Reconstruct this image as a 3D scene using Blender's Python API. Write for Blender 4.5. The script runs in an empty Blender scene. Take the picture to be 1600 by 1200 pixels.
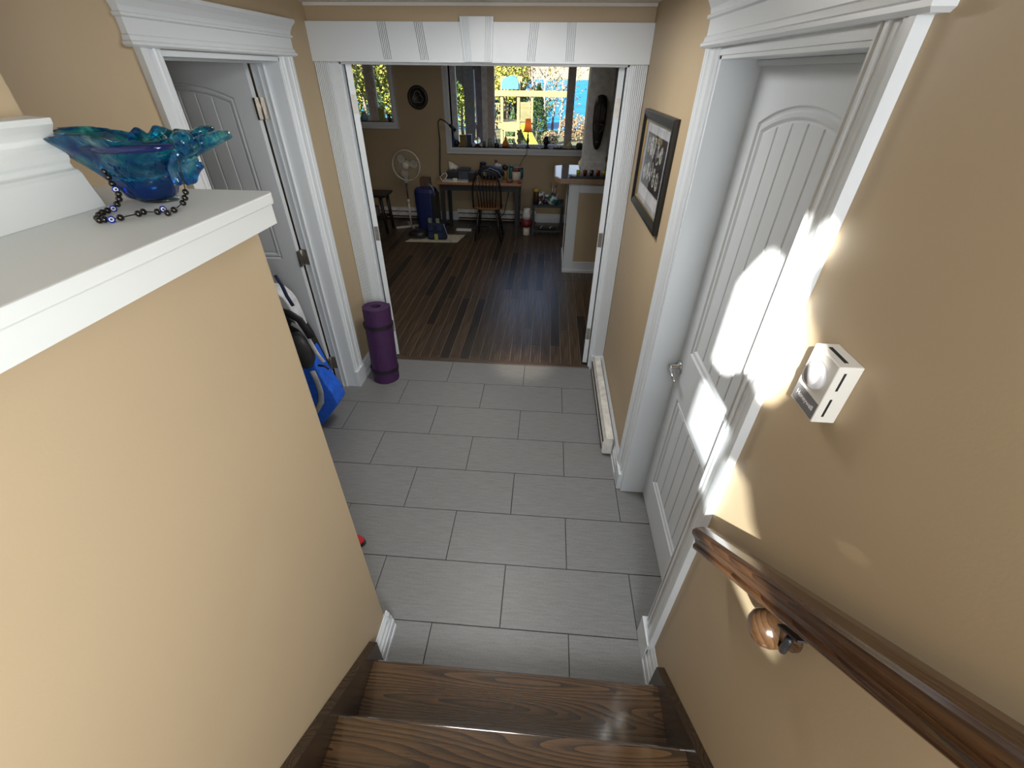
import bpy, bmesh, math, random
from mathutils import Vector, Matrix
random.seed(7)
PI = math.pi
SC = bpy.context.scene
COL = SC.collection

# ---------------------------------------------------------------- camera
F_PX = 675.84
YAW, PITCH, ROLL = -0.06966, 0.62433, 0.01221
CAM = Vector((0.15629, -3.0813, 2.01609))
def cam_axes():
    cy, sy, cp, sp = math.cos(YAW), math.sin(YAW), math.cos(PITCH), math.sin(PITCH)
    fwd = Vector((sy*cp, cy*cp, -sp)); right = Vector((cy, -sy, 0)); up = right.cross(fwd)
    cr, sr = math.cos(ROLL), math.sin(ROLL)
    return cr*right + sr*up, -sr*right + cr*up, fwd
r_, u_, f_ = cam_axes()
cam_data = bpy.data.cameras.new('camera')
cam_data.sensor_width = 36; cam_data.lens = 36*F_PX/1600; cam_data.clip_start = 0.02; cam_data.clip_end = 3000
cam = bpy.data.objects.new('camera', cam_data); COL.objects.link(cam)
cam.matrix_world = Matrix(((r_.x, u_.x, -f_.x, CAM.x), (r_.y, u_.y, -f_.y, CAM.y), (r_.z, u_.z, -f_.z, CAM.z), (0, 0, 0, 1)))
SC.camera = cam

# ---------------------------------------------------------------- light
SC.view_settings.view_transform = 'Standard'; SC.view_settings.look = 'None'
SC.view_settings.gamma = 1; SC.view_settings.use_curve_mapping = False
SC.view_settings.exposure = 0.12
SC.cycles.max_bounces = 10; SC.cycles.transparent_max_bounces = 16; SC.cycles.sample_clamp_indirect = 6
SC.cycles.caustics_refractive = False; SC.cycles.caustics_reflective = False
W = bpy.data.worlds.new('sky'); SC.world = W; W.use_nodes = True
nt = W.node_tree; nt.nodes.clear()
wo = nt.nodes.new('ShaderNodeOutputWorld'); bg = nt.nodes.new('ShaderNodeBackground')
tc = nt.nodes.new('ShaderNodeTexCoord'); sp = nt.nodes.new('ShaderNodeSeparateXYZ'); cr = nt.nodes.new('ShaderNodeValToRGB')
cr.color_ramp.elements[0].position = 0.0; cr.color_ramp.elements[0].color = (0.80, 0.88, 1.0, 1)
cr.color_ramp.elements[1].position = 0.6; cr.color_ramp.elements[1].color = (0.30, 0.52, 0.95, 1)
nt.links.new(tc.outputs['Generated'], sp.inputs[0]); nt.links.new(sp.outputs['Z'], cr.inputs[0])
nt.links.new(cr.outputs[0], bg.inputs[0]); nt.links.new(bg.outputs[0], wo.inputs[0]); bg.inputs[1].default_value = 1.5
SUN = Vector((1.0, 1.9, -1.25))          # direction the sunlight travels
sd = bpy.data.lights.new('sun', 'SUN'); sd.energy = 34.0; sd.angle = math.radians(0.55); sd.color = (1, 0.96, 0.88)
so = bpy.data.objects.new('sun', sd); COL.objects.link(so); so.rotation_euler = SUN.to_track_quat('-Z', 'Y').to_euler(); so.location = (-4, -9, 6)
def area(name, loc, to, sx, sy, power, col=(1, 1, 1)):
    l = bpy.data.lights.new(name, 'AREA'); l.shape = 'RECTANGLE'; l.size = sx; l.size_y = sy; l.energy = power; l.color = col
    o = bpy.data.objects.new(name, l); COL.objects.link(o); o.location = loc
    o.rotation_euler = (Vector(to)-Vector(loc)).to_track_quat('-Z', 'Y').to_euler(); return o
area('stairwell_fill', (0.60, -4.5, 2.75), (-0.7, -1.6, 1.2), 1.2, 1.0, 16, (0.95, 0.98, 1.0))  # added fill from behind the camera; no window is built there
area('stair_side_fill', (0.66, -3.6, 1.85), (-0.5, -2.0, 1.15), 0.9, 0.8, 53, (0.97, 0.99, 1.0))  # added out-of-view fill from the right for the half wall
area('hall_fill', (-0.12, -0.95, 2.30), (-0.12, -0.95, 0), 0.5, 0.5, 18, (1.0, 0.98, 0.95))  # added fill for the hall, no fixture hangs here
sl = bpy.data.lights.new('threshold_glow_spot', 'SPOT'); sl.energy = 105; sl.spot_size = math.radians(16); sl.spot_blend = 1.0; sl.color = (1.0, 0.86, 0.66); sl.shadow_soft_size = 0.05  # spot added to make the bright patch at the threshold, no real fixture
slo = bpy.data.objects.new('threshold_glow_spot', sl); COL.objects.link(slo); slo.location = (-0.05, -0.35, 2.30); slo.rotation_euler = (Vector((0.03, 0.0, 0))-Vector(slo.location)).to_track_quat('-Z', 'Y').to_euler()
area('far_room_fill', (-0.8, 2.0, 2.42), (-0.8, 2.0, 0), 0.6, 0.6, 9, (1.0, 0.93, 0.84))  # weak fill added under the far ceiling, not a fitting of the room

# ---------------------------------------------------------------- materials
def mat(name, col, rough=0.5, metal=0.0, build=None, **kw):
    m = bpy.data.materials.new(name); m.use_nodes = True; n = m.node_tree.nodes; L = m.node_tree.links
    b = n['Principled BSDF']; b.inputs['Base Color'].default_value = (*col, 1); b.inputs['Roughness'].default_value = rough; b.inputs['Metallic'].default_value = metal
    for k, v in kw.items():
        b.inputs[k.replace('_', ' ')].default_value = v
    if build: build(n, L, b)
    return m
def texco(n, L, scale, loc=(0, 0, 0), kind='Object'):
    t = n.new('ShaderNodeTexCoord'); mp = n.new('ShaderNodeMapping'); mp.inputs['Scale'].default_value = scale; mp.inputs['Location'].default_value = loc
    L.new(t.outputs[kind], mp.inputs[0]); return mp.outputs[0]
def noise(n, L, vec, scale, detail=4, rough=0.5, dist=0):
    t = n.new('ShaderNodeTexNoise'); t.inputs['Scale'].default_value = scale; t.inputs['Detail'].default_value = detail
    t.inputs['Roughness'].default_value = rough; t.inputs['Distortion'].default_value = dist; L.new(vec, t.inputs['Vector']); return t.outputs['Fac']
def ramp(n, L, fac, stops):
    r = n.new('ShaderNodeValToRGB'); e = r.color_ramp.elements
    while len(e) > 1: e.remove(e[-1])
    e[0].position = stops[0][0]; e[0].color = (*stops[0][1], 1)
    for p, c in stops[1:]:
        q = e.new(p); q.color = (*c, 1)
    L.new(fac, r.inputs[0]); return r.outputs[0]
def math_(n, L, op, a, b=None):
    m = n.new('ShaderNodeMath'); m.operation = op
    for i, v in enumerate((a, b)):
        if v is None: continue
        if isinstance(v, (int, float)): m.inputs[i].default_value = v
        else: L.new(v, m.inputs[i])
    return m.outputs[0]
def bump(n, L, b, h, strength=0.2, dist=0.002):
    bp = n.new('ShaderNodeBump'); bp.inputs['Strength'].default_value = strength; bp.inputs['Distance'].default_value = dist
    L.new(h, bp.inputs['Height']); L.new(bp.outputs[0], b.inputs['Normal'])
def mix(n, L, fac, a, b, blend='MIX'):
    m = n.new('ShaderNodeMix'); m.data_type = 'RGBA'; m.blend_type = blend
    if isinstance(fac, (int, float)): m.inputs[0].default_value = fac
    else: L.new(fac, m.inputs[0])
    for i, v in ((6, a), (7, b)):
        if isinstance(v, tuple): m.inputs[i].default_value = (*v, 1)
        else: L.new(v, m.inputs[i])
    return m.outputs[2]
def noisy(c1, c2, scale=(20, 20, 20), s=1.0, bs=0.0):
    def f(n, L, b):
        v = texco(n, L, scale); h = noise(n, L, v, s, 5); L.new(ramp(n, L, h, [(0.3, c1), (0.7, c2)]), b.inputs['Base Color'])
        if bs: bump(n, L, b, h, bs)
    return f
def paint_wall(n, L, b):
    v = texco(n, L, (1, 1, 1)); h = noise(n, L, v, 170, 3); h2 = noise(n, L, v, 2.0, 3)
    L.new(ramp(n, L, h2, [(0.3, (0.452, 0.350, 0.222)), (0.7, (0.48, 0.372, 0.238))]), b.inputs['Base Color']); bump(n, L, b, h, 0.15, 0.0012)
M = {}
M['wall'] = mat('tan_wall_paint', (0.52, 0.37, 0.215), 0.5, build=paint_wall)
def white_paint(n, L, b):
    v = texco(n, L, (40, 40, 4)); h = noise(n, L, v, 3, 4); bump(n, L, b, h, 0.06, 0.001)
M['white'] = mat('white_trim_paint', (0.67, 0.71, 0.745), 0.32, build=white_paint)
M['cap'] = mat('white_cap_paint', (0.72, 0.75, 0.74), 0.42, build=white_paint)
M['ceil'] = mat('ceiling_paint', (0.72, 0.70, 0.66), 0.8, build=noisy((0.70, 0.68, 0.64), (0.74, 0.72, 0.68), (3, 3, 3)))
def tile_mat(n, L, b):
    v = texco(n, L, (6, 60, 1)); h = noise(n, L, v, 1.6, 6, 0.65); v2 = texco(n, L, (90, 90, 90)); g = noise(n, L, v2, 1.5, 3, 0.7)
    v3 = texco(n, L, (1.7, 1.7, 1)); c = noise(n, L, v3, 1.0, 2)
    s = math_(n, L, 'ADD', math_(n, L, 'MULTIPLY', h, 0.55), math_(n, L, 'MULTIPLY', g, 0.45))
    base = ramp(n, L, s, [(0.35, (0.165, 0.168, 0.168)), (0.5, (0.205, 0.208, 0.207)), (0.68, (0.255, 0.257, 0.254))])
    L.new(mix(n, L, math_(n, L, 'MULTIPLY', c, 0.12), base, (0.15, 0.13, 0.16)), b.inputs['Base Color']); bump(n, L, b, s, 0.1, 0.001)
    L.new(math_(n, L, 'ADD', math_(n, L, 'MULTIPLY', g, 0.15), 0.36), b.inputs['Roughness'])
M['tile'] = mat('grey_porcelain_tile', (0.2, 0.2, 0.2), 0.42, build=tile_mat)
M['grout'] = mat('dark_grout', (0.035, 0.034, 0.032), 0.9, build=noisy((0.03, 0.03, 0.028), (0.045, 0.043, 0.04)))
def oak(axis, lo=(0.010, 0.007, 0.005), hi=(0.135, 0.070, 0.031), seed=0.0):
    def f(n, L, b):
        sc = {'x': (0.8, 10, 10), 'y': (10, 0.8, 10), 'z': (10, 10, 0.8)}[axis]; fs = {'x': (6, 260, 260), 'y': (260, 6, 260), 'z': (260, 260, 6)}[axis]
        v = texco(n, L, sc, (seed, seed*1.7, 0)); a = noise(n, L, v, 0.8, 1.0, 0.3, 0.12)
        fr = math_(n, L, 'FRACT', math_(n, L, 'MULTIPLY', a, 30))
        k = math_(n, L, 'POWER', fr, 1.6)
        fine = noise(n, L, texco(n, L, fs), 1.0, 3, 0.7)
        patch = noise(n, L, texco(n, L, tuple(q*0.5 for q in sc), (3.1, seed, 1)), 1.0, 2)
        c1 = mix(n, L, patch, tuple(q*1.2 for q in hi), tuple(q*0.42 for q in hi))
        c2 = mix(n, L, math_(n, L, 'MULTIPLY', k, 0.92), c1, lo)
        c3 = mix(n, L, ramp(n, L, fine, [(0.45, (0, 0, 0)), (0.7, (0.55, 0.55, 0.55))]), c2, lo)
        L.new(c3, b.inputs['Base Color']); bump(n, L, b, k, 0.08, 0.001)
        L.new(math_(n, L, 'ADD', math_(n, L, 'MULTIPLY', fine, 0.2), 0.12), b.inputs['Roughness'])
    return f
M['tread'] = mat('dark_stained_oak_tread', (0.1, 0.05, 0.02), 0.25, build=oak('x', seed=4.0), Coat_Weight=1.0, Coat_Roughness=0.10, Coat_IOR=1.62)
M['tread2'] = mat('dark_stained_oak_tread_b', (0.1, 0.05, 0.02), 0.25, build=oak('x', seed=11.3), Coat_Weight=1.0, Coat_Roughness=0.10, Coat_IOR=1.62)
M['rail'] = mat('stained_oak_rail', (0.1, 0.05, 0.02), 0.25, build=oak('x', lo=(0.03, 0.013, 0.006), hi=(0.15, 0.066, 0.024), seed=2.0), Coat_Weight=0.5, Coat_Roughness=0.1)
M['knob_oak'] = mat('stained_oak_knob', (0.1, 0.05, 0.02), 0.25, build=oak('y', lo=(0.03, 0.015, 0.008), hi=(0.10, 0.05, 0.022), seed=5.0), Coat_Weight=0.5, Coat_Roughness=0.1)
M['stringer'] = mat('dark_stained_stringer', (0.06, 0.04, 0.025), 0.4, build=oak('y', lo=(0.018, 0.011, 0.007), hi=(0.075, 0.047, 0.028), seed=8.0))
def plank_mat(n, L, b):
    oi = n.new('ShaderNodeObjectInfo')
    v = texco(n, L, (60, 3.2, 10)); a = noise(n, L, v, 1.0, 5, 0.65); f2 = noise(n, L, texco(n, L, (14, 1.2, 1)), 1, 3)
    c = ramp(n, L, a, [(0.32, (0.025, 0.016, 0.012)), (0.5, (0.060, 0.041, 0.027)), (0.72, (0.13, 0.094, 0.060))])
    tone = ramp(n, L, oi.outputs['Random'], [(0.0, (0.38, 0.37, 0.40)), (0.12, (0.42, 0.44, 0.48)), (0.13, (0.85, 0.82, 0.76)), (1.0, (1.25, 1.15, 1.0))])
    m = mix(n, L, 1.0, c, tone, 'MULTIPLY'); L.new(m, b.inputs['Base Color']); bump(n, L, b, a, 0.15, 0.001)
    L.new(math_(n, L, 'ADD', math_(n, L, 'MULTIPLY', f2, 0.25), 0.22), b.inputs['Roughness'])
M['plank'] = mat('dark_vinyl_plank', (0.06, 0.04, 0.03), 0.35, build=plank_mat)
M['subfloor'] = mat('pale_joint', (0.22, 0.19, 0.16), 0.7, build=noisy((0.2, 0.17, 0.14), (0.25, 0.21, 0.18)))
M['nickel'] = mat('brushed_nickel', (0.45, 0.43, 0.39), 0.32, 1.0, build=noisy((0.40, 0.38, 0.34), (0.5, 0.48, 0.44), (60, 60, 60)))
M['brass'] = mat('brass', (0.55, 0.40, 0.16), 0.3, 1.0, build=noisy((0.5, 0.36, 0.14), (0.6, 0.45, 0.2), (30, 30, 30)))
M['black'] = mat('black_paint', (0.012, 0.012, 0.013), 0.4, build=noisy((0.010, 0.010, 0.011), (0.016, 0.016, 0.018)))
M['slot'] = mat('slot_shade_black', (0.01, 0.01, 0.01), 0.9, build=noisy((0.008, 0.008, 0.008), (0.014, 0.014, 0.014)))  # near-black strips standing in for the shade inside slots and grilles
M['plastic_white'] = mat('white_plastic', (0.72, 0.71, 0.66), 0.4, build=noisy((0.70, 0.69, 0.64), (0.74, 0.73, 0.68), (8, 8, 8)))
def P(name, c, rough=0.5, metal=0.0, d=0.18, s=(18, 18, 18), bs=0.0, **kw):
    if name not in M:
        M[name] = mat(name, c, rough, metal, build=noisy(tuple(q*(1-d) for q in c), tuple(min(1, q*(1+d)) for q in c), s, 1.0, bs), **kw)
    return M[name]
def glassy(name, col, rough=0.0, ior=1.45):
    m = bpy.data.materials.new(name); m.use_nodes = True; n = m.node_tree.nodes; L = m.node_tree.links; n.clear()
    o = n.new('ShaderNodeOutputMaterial'); t = n.new('ShaderNodeBsdfTransparent'); g = n.new('ShaderNodeBsdfGlossy'); x = n.new('ShaderNodeMixShader'); fr = n.new('ShaderNodeFresnel')
    fr.inputs[0].default_value = ior; t.inputs[0].default_value = (*col, 1); g.inputs['Roughness'].default_value = rough
    ge = n.new('ShaderNodeNewGeometry'); L.new(math_(n, L, 'MULTIPLY', fr.outputs[0], math_(n, L, 'SUBTRACT', 1.0, ge.outputs['Backfacing'])), x.inputs[0]); L.new(t.outputs[0], x.inputs[1]); L.new(g.outputs[0], x.inputs[2]); L.new(x.outputs[0], o.inputs[0]); return m
M['pane'] = glassy('window_pane_glass', (0.97, 0.985, 0.985), 0.0, 1.09)
def art_glass(n, L, b):
    v = texco(n, L, (1, 1, 1), kind='Object'); a = noise(n, L, v, 20, 3, 0.5, 1.6)
    s = n.new('ShaderNodeSeparateXYZ'); L.new(v, s.inputs[0]); k = math_(n, L, 'MULTIPLY', math_(n, L, 'SUBTRACT', s.outputs['Z'], 1.812), 8.0)
    hi = ramp(n, L, a, [(0.33, (0.005, 0.07, 0.36)), (0.45, (0.01, 0.26, 0.55)), (0.55, (0.03, 0.50, 0.66)), (0.66, (0.35, 0.86, 0.90)), (0.78, (0.8, 0.97, 0.98))])
    L.new(mix(n, L, ramp(n, L, k, [(0.2, (0, 0, 0)), (0.62, (1, 1, 1))]), (0.01, 0.12, 0.55), hi), b.inputs['Base Color']); bump(n, L, b, noise(n, L, v, 26, 2, 0.4, 1.0), 0.6, 0.012)
M['blueglass'] = mat('blue_blown_glass', (0.05, 0.4, 0.7), 0.02, build=art_glass, Transmission_Weight=0.9, IOR=1.45)
M['deepglass'] = mat('deep_blue_glass', (0.01, 0.07, 0.42), 0.02, build=noisy((0.005, 0.05, 0.34), (0.01, 0.11, 0.52), (15, 15, 15)), Transmission_Weight=0.55, IOR=1.45)

# ---------------------------------------------------------------- mesh helpers
class MB:
    def __init__(s): s.v = []; s.f = []; s.smooth = []
    def add(s, vs, fs, sm=False):
        o = len(s.v); s.v += [tuple(v) for v in vs]; s.f += [tuple(i+o for i in f) for f in fs]; s.smooth += [sm]*len(fs); return s
    def box(s, x0, x1, y0, y1, z0, z1):
        return s.add([(x, y, z) for x in (x0, x1) for y in (y0, y1) for z in (z0, z1)],
                     [(0, 1, 3, 2), (4, 6, 7, 5), (0, 4, 5, 1), (2, 3, 7, 6), (0, 2, 6, 4), (1, 5, 7, 3)])
    def obox(s, c, ax, ay, az):
        c = Vector(c); ax, ay, az = Vector(ax), Vector(ay), Vector(az)
        return s.add([c+i*ax+j*ay+k*az for i in (-1, 1) for j in (-1, 1) for k in (-1, 1)],
                     [(0, 1, 3, 2), (4, 6, 7, 5), (0, 4, 5, 1), (2, 3, 7, 6), (0, 2, 6, 4), (1, 5, 7, 3)])
    def prism(s, poly, a, b, fn):
        """poly of 2D points extruded a..b ; fn(p,q,t)->xyz"""
        n = len(poly); vs = [fn(p[0], p[1], a) for p in poly]+[fn(p[0], p[1], b) for p in poly]
        fs = [tuple(range(n))[::-1], tuple(range(n, 2*n))]+[(i, (i+1) % n, n+(i+1) % n, n+i) for i in range(n)]
        return s.add(vs, fs)
    def lathe(s, prof, c=(0, 0, 0), seg=20, axis='z', sm=True, sx=1, sy=1):
        vs = []; fs = []; n = len(prof)
        for i in range(seg):
            a = 2*PI*i/seg
            for r, z in prof:
                p = (r*math.cos(a)*sx, r*math.sin(a)*sy, z)
                if axis == 'x': p = (p[2], p[0], p[1])
                elif axis == 'y': p = (p[0], p[2], p[1])
                vs.append((p[0]+c[0], p[1]+c[1], p[2]+c[2]))
        for i in range(seg):
            j = (i+1) % seg
            for k in range(n-1): fs.append((i*n+k, j*n+k, j*n+k+1, i*n+k+1))
        if prof[0][0] > 1e-5: fs.append(tuple(i*n for i in range(seg))[::-1])
        if prof[-1][0] > 1e-5: fs.append(tuple(i*n+n-1 for i in range(seg)))
        return s.add(vs, fs, sm)
    def tube(s, pts, r, seg=10, cap=True, flat=1.0, up=None):
        pts = [Vector(p) for p in pts]; n = len(pts); rs = r if isinstance(r, (list, tuple)) else [r]*n
        vs = []; prev = None
        for i, p in enumerate(pts):
            d = (pts[min(i+1, n-1)]-pts[max(i-1, 0)]).normalized()
            if prev is None:
                a = Vector(up) if up else (Vector((0, 0, 1)) if abs(d.z) < 0.9 else Vector((1, 0, 0)))
            else: a = prev
            b = d.cross(a).normalized(); a = b.cross(d).normalized(); prev = a
            for k in range(seg):
                t = 2*PI*k/seg; vs.append(p+rs[i]*(math.cos(t)*b+math.sin(t)*a*flat))
        fs = [(i*seg+k, i*seg+(k+1) % seg, (i+1)*seg+(k+1) % seg, (i+1)*seg+k) for i in range(n-1) for k in range(seg)]
        if cap: fs += [tuple(range(seg))[::-1], tuple((n-1)*seg+k for k in range(seg))]
        return s.add(vs, fs, True)
    def ball(s, c, rx, ry=None, rz=None, seg=14, rings=8):
        ry = ry or rx; rz = rz or rx
        prof = [(max(1e-6, math.sin(PI*i/rings)), -math.cos(PI*i/rings)) for i in range(rings+1)]
        vs = []; fs = []; n = rings+1
        for i in range(seg):
            a = 2*PI*i/seg
            for r, z in prof: vs.append((c[0]+r*math.cos(a)*rx, c[1]+r*math.sin(a)*ry, c[2]+z*rz))
        for i in range(seg):
            j = (i+1) % seg
            for k in range(rings): fs.append((i*n+k, j*n+k, j*n+k+1, i*n+k+1))
        return s.add(vs, fs, True)
    def mesh(s, name, m):
        me = bpy.data.meshes.new(name); me.from_pydata([tuple(v) for v in s.v], [], s.f)
        me.polygons.foreach_set('use_smooth', s.smooth); me.materials.append(M[m] if isinstance(m, str) else m); me.update()
        bm = bmesh.new(); bm.from_mesh(me); bmesh.ops.remove_doubles(bm, verts=bm.verts, dist=1e-6); bmesh.ops.recalc_face_normals(bm, faces=bm.faces); bm.to_mesh(me); bm.free()
        return me
    def build(s, name, m, parent=None, bevel=0, seg=2, angle=40):
        me = s.mesh(name, m); o = bpy.data.objects.new(name, me); COL.objects.link(o)
        if parent is not None:
            o.parent = parent
            if parent.type == 'EMPTY' or True:
                mw = parent.matrix_world if parent.parent is None else parent.parent.matrix_world
                o.matrix_parent_inverse = PINV.get(parent.name, Matrix())
        if bevel:
            b = o.modifiers.new('bevel', 'BEVEL'); b.width = bevel; b.segments = seg; b.limit_method = 'ANGLE'; b.angle_limit = math.radians(angle)
        return o
PINV = {}
def origin(o, p):
    """put a mesh object's origin at p (geometry stays)"""
    p = Vector(p)
    o.data.transform(Matrix.Translation(-p)); o.location = p
def tag(o, label=None, cat=None, group=None, kind=None):
    if label: o['label'] = label
    if cat: o['category'] = cat
    if group: o['group'] = group
    if kind: o['kind'] = kind
    return o
def thing(name, loc, label, cat, group=None, kind=None):
    o = bpy.data.objects.new(name, None); COL.objects.link(o); o.empty_display_size = 0.05; o.location = loc
    PINV[o.name] = Matrix.Translation(-Vector(loc)); return tag(o, label, cat, group, kind)
def struct(o, label=None): return tag(o, label, kind='structure')
def part(o, lab): o['label'] = lab; return o
def sgroup(name, label=None):
    o = bpy.data.objects.new(name, None); COL.objects.link(o); return struct(o, label)
def poly_with_holes(outer, holes, fn, t0, t1):
    """extruded flat plate with holes, as MB"""
    bm = bmesh.new(); loops = []
    for lp in [outer]+holes:
        vs = [bm.verts.new((p[0], p[1], 0)) for p in lp]; loops.append(vs)
        for i in range(len(vs)): bm.edges.new((vs[i], vs[(i+1) % len(vs)]))
    bmesh.ops.triangle_fill(bm, use_beauty=True, edges=bm.edges[:])
    bm.verts.index_update(); co = [(v.co.x, v.co.y) for v in bm.verts]; tri = [tuple(v.index for v in f.verts) for f in bm.faces]; bm.free()
    mb = MB(); n = len(co)
    vs = [fn(p[0], p[1], t0) for p in co]+[fn(p[0], p[1], t1) for p in co]
    fs = tri+[tuple(i+n for i in f) for f in tri]; o = 0
    for lp in [outer]+holes:
        k = len(lp); fs += [(o+i, o+(i+1) % k, n+o+(i+1) % k, n+o+i) for i in range(k)]; o += k
    return mb.add(vs, fs)
def loft(loops, closed_ends=False):
    mb = MB(); n = len(loops[0]); vs = [v for l in loops for v in l]
    fs = [(i*n+k, i*n+(k+1) % n, (i+1)*n+(k+1) % n, (i+1)*n+k) for i in range(len(loops)-1) for k in range(n)]
    if closed_ends: fs += [tuple(range(n)), tuple((len(loops)-1)*n+k for k in range(n))]
    return mb.add(vs, fs)
def copyobj(o, parent=None):
    c = o.copy(); COL.objects.link(c)
    if parent is not None: c.parent = parent
    for ch in [x for x in bpy.data.objects if x.parent == o]:
        copyobj(ch, c)
    return c
def copy_tree(o, kids):
    c = o.copy(); COL.objects.link(c)
    for ch, gk in kids:
        d = ch.copy(); COL.objects.link(d); d.parent = c
        for g in gk:
            e = g.copy(); COL.objects.link(e); e.parent = d
    return c

# ================================================================ STRUCTURE
XR, XL, CEIL = 0.69, -1.245, 2.32
XY = lambda p, q, t: (p, t, q)      # poly in x,z extruded along y
YZ = lambda p, q, t: (t, p, q)      # poly in y,z extruded along x
XYH = lambda p, q, t: (p, q, t)     # poly in x,y extruded along z
rect = lambda a, b, c, d: [(a, c), (b, c), (b, d), (a, d)]
# --- hall floor tiles
fl = sgroup('floor', 'grey rectangular porcelain tiles laid in half bond with dark joints')
g = MB(); g.box(XL-0.16, XR+0.17, -2.42, 0.012, -0.03, -0.004); gb = g.build('grout_bed', 'grout', fl)
TL, TP, TX0, G = 0.6116, 0.308, -0.2563, 0.0022
tile_meshes = {}
for k in range(1, 9):
    y1 = -TP*(k-1); y0 = -TP*k
    for nn in range(-3, 4):
        x0 = TX0+TL*(nn+(k % 2)/2.0); x1 = x0+TL
        a = max(x0, XL-0.15); b = min(x1, XR+0.16)
        if k >= 8: b = min(b, XR)
        if b-a < 0.03: continue
        if abs((b-a)-TL) < 1e-4:
            key = 'full'
            if key not in tile_meshes:
                m0 = MB(); m0.box(-TL/2+G, TL/2-G, -TP/2+G, TP/2-G, -0.012, 0); tile_meshes[key] = m0.mesh('tile', 'tile')
            o = bpy.data.objects.new('tile', tile_meshes[key]); COL.objects.link(o); o.parent = fl; o.location = ((x0+x1)/2, (y0+y1)/2, random.uniform(-0.0004, 0.0002))
        else:
            m0 = MB(); m0.box(a+G, b-G, y0+G, y1-G, -0.012, 0); o = m0.build('tile', 'tile', fl); origin(o, ((a+b)/2, (y0+y1)/2, 0))
# --- threshold strip
th = MB(); th.prism([(-0.012, 0), (-0.006, 0.008), (0.035, 0.008), (0.042, 0.0)], -1.115, 0.59, YZ)
struct(th.build('trim_9', P('threshold_wood', (0.07, 0.045, 0.03), 0.4), bevel=0.001), 'dark wooden threshold strip between tile and plank floors')
# --- far room plank floor
f2 = sgroup('floor.001', 'dark brown narrow plank floor of the far room')
g = MB(); g.box(-3.6, 3.2, 0.012, 4.36, -0.03, -0.0025); g.build('joint_bed', 'subfloor', f2)
PW = 0.0875; pm = {}
nx = 0
xx = -2.45
while xx < 1.25:
    yy = 0.036-random.choice([0, 0.25, 0.5, 0.75, 0.95])*1.22
    first = True
    while yy < 4.35:
        ya = max(yy, 0.036); yb = min(yy+1.22, 4.35)
        if yb-ya > 0.04:
            m0 = MB(); m0.box(-PW/2+0.0018, PW/2-0.0018, ya+0.001, yb-0.001, -0.006, 0)
            o = m0.build('plank', 'plank', f2); cy = (ya+yb)/2; o.data.transform(Matrix.Translation((0, -cy, 0))); o.location = (xx+PW/2, cy, 0)
        yy += 1.22
    xx += PW
g = MB(); g.box(-3.6, -2.452, 0.012, 4.35, -0.0024, 0); g.box(1.27, 3.2, 0.012, 4.35, -0.0024, 0); g.build('plank_area', 'plank', f2)

# --- walls
# french wall
w = poly_with_holes([(-3.6, 0), (-1.115, 0), (-1.115, 2.07), (0.59, 2.07), (0.59, 0), (3.2, 0), (3.2, 2.45), (-3.6, 2.45)], [], XY, 0.0, 0.09)
struct(w.build('wall_front', 'wall'), 'tan wall around the double doorway')
# right wall of hall with door opening; continues behind the camera
w = poly_with_holes([(-4.95, -0.05), (-2.13, -0.05), (-2.13, 2.07), (-1.305, 2.07), (-1.305, -0.05), (0, -0.05), (0, CEIL+0.05), (-1.9, CEIL+0.05), (-1.9, 4.7), (-4.95, 4.7)], [], YZ, XR, XR+0.165)
struct(w.build('wall_right', 'wall'), 'tan wall with the closed white door')
w = poly_with_holes([(-4.95, -0.05), (-1.25, -0.05), (-1.25, 2.065), (-0.415, 2.065), (-0.415, -0.05), (0, -0.05), (0, CEIL+0.05), (-1.9, CEIL+0.05), (-1.9, 4.7), (-4.95, 4.7)], [], YZ, XL, XL-0.155)
struct(w.build('wall_left', 'wall'), 'tan wall with the open white door')
c = MB(); c.box(XL-0.1, XR+0.1, -1.9, 0.0, CEIL, CEIL+0.1); struct(c.build('ceiling', 'ceil'), 'hall ceiling')
c = MB(); c.box(XL-0.1, XR+0.1, -1.98, -1.9, CEIL, 4.7); c.box(XL-0.1, XR+0.1, -4.95, -1.9, 4.7, 4.8); struct(c.build('ceiling.001', 'ceil'), 'stairwell bulkhead and ceiling')
# small crown strip at hall ceiling
c = MB(); c.box(XL, XR, -0.012, 0.0, CEIL-0.014, CEIL); struct(c.build('trim_10', 'ceil'))
# landing floor
c = MB(); c.box(XL, XR, -4.95, -3.80, 1.22, 1.295); c.box(XL, XR, -3.80, -3.78, 0, 1.295); struct(c.build('floor.002', 'tile'), 'upper landing')
# lower hall floor beside the stair
c = MB(); c.box(XL-0.16, -0.85, -3.8, -2.42, -0.03, 0); struct(c.build('floor.003', 'tile'))
# closet room behind left door
c = MB(); c.box(-3.2, -3.1, -1.6, 0.0, 0, 2.4); c.box(-3.2, XL-0.155, -1.7, -1.6, 0, 2.4); c.box(-3.2, XL-0.155, -1.7, 0.0, 2.4, 2.45); struct(c.build('wall_closet', 'wall'))
c = MB(); c.box(-3.2, XL-0.16, -1.6, 0.0, -0.03, 0.0); struct(c.build('floor.004', 'plank'))
c = MB(); c.box(1.9, 2.0, -2.6, -0.9, -0.03, 2.45); c.box(XR+0.165, 2.0, -2.7, -2.6, -0.03, 2.45); c.box(XR+0.165, 2.0, -0.9, -0.8, -0.03, 2.45); c.box(XR+0.165, 2.0, -2.6, -0.9, 2.4, 2.45); c.box(XR+0.165, 1.9, -2.6, -0.9, -0.03, 0.0); struct(c.build('wall_leak_box', 'wall'))  # unseen box added to stop daylight leaking round the right door
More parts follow.
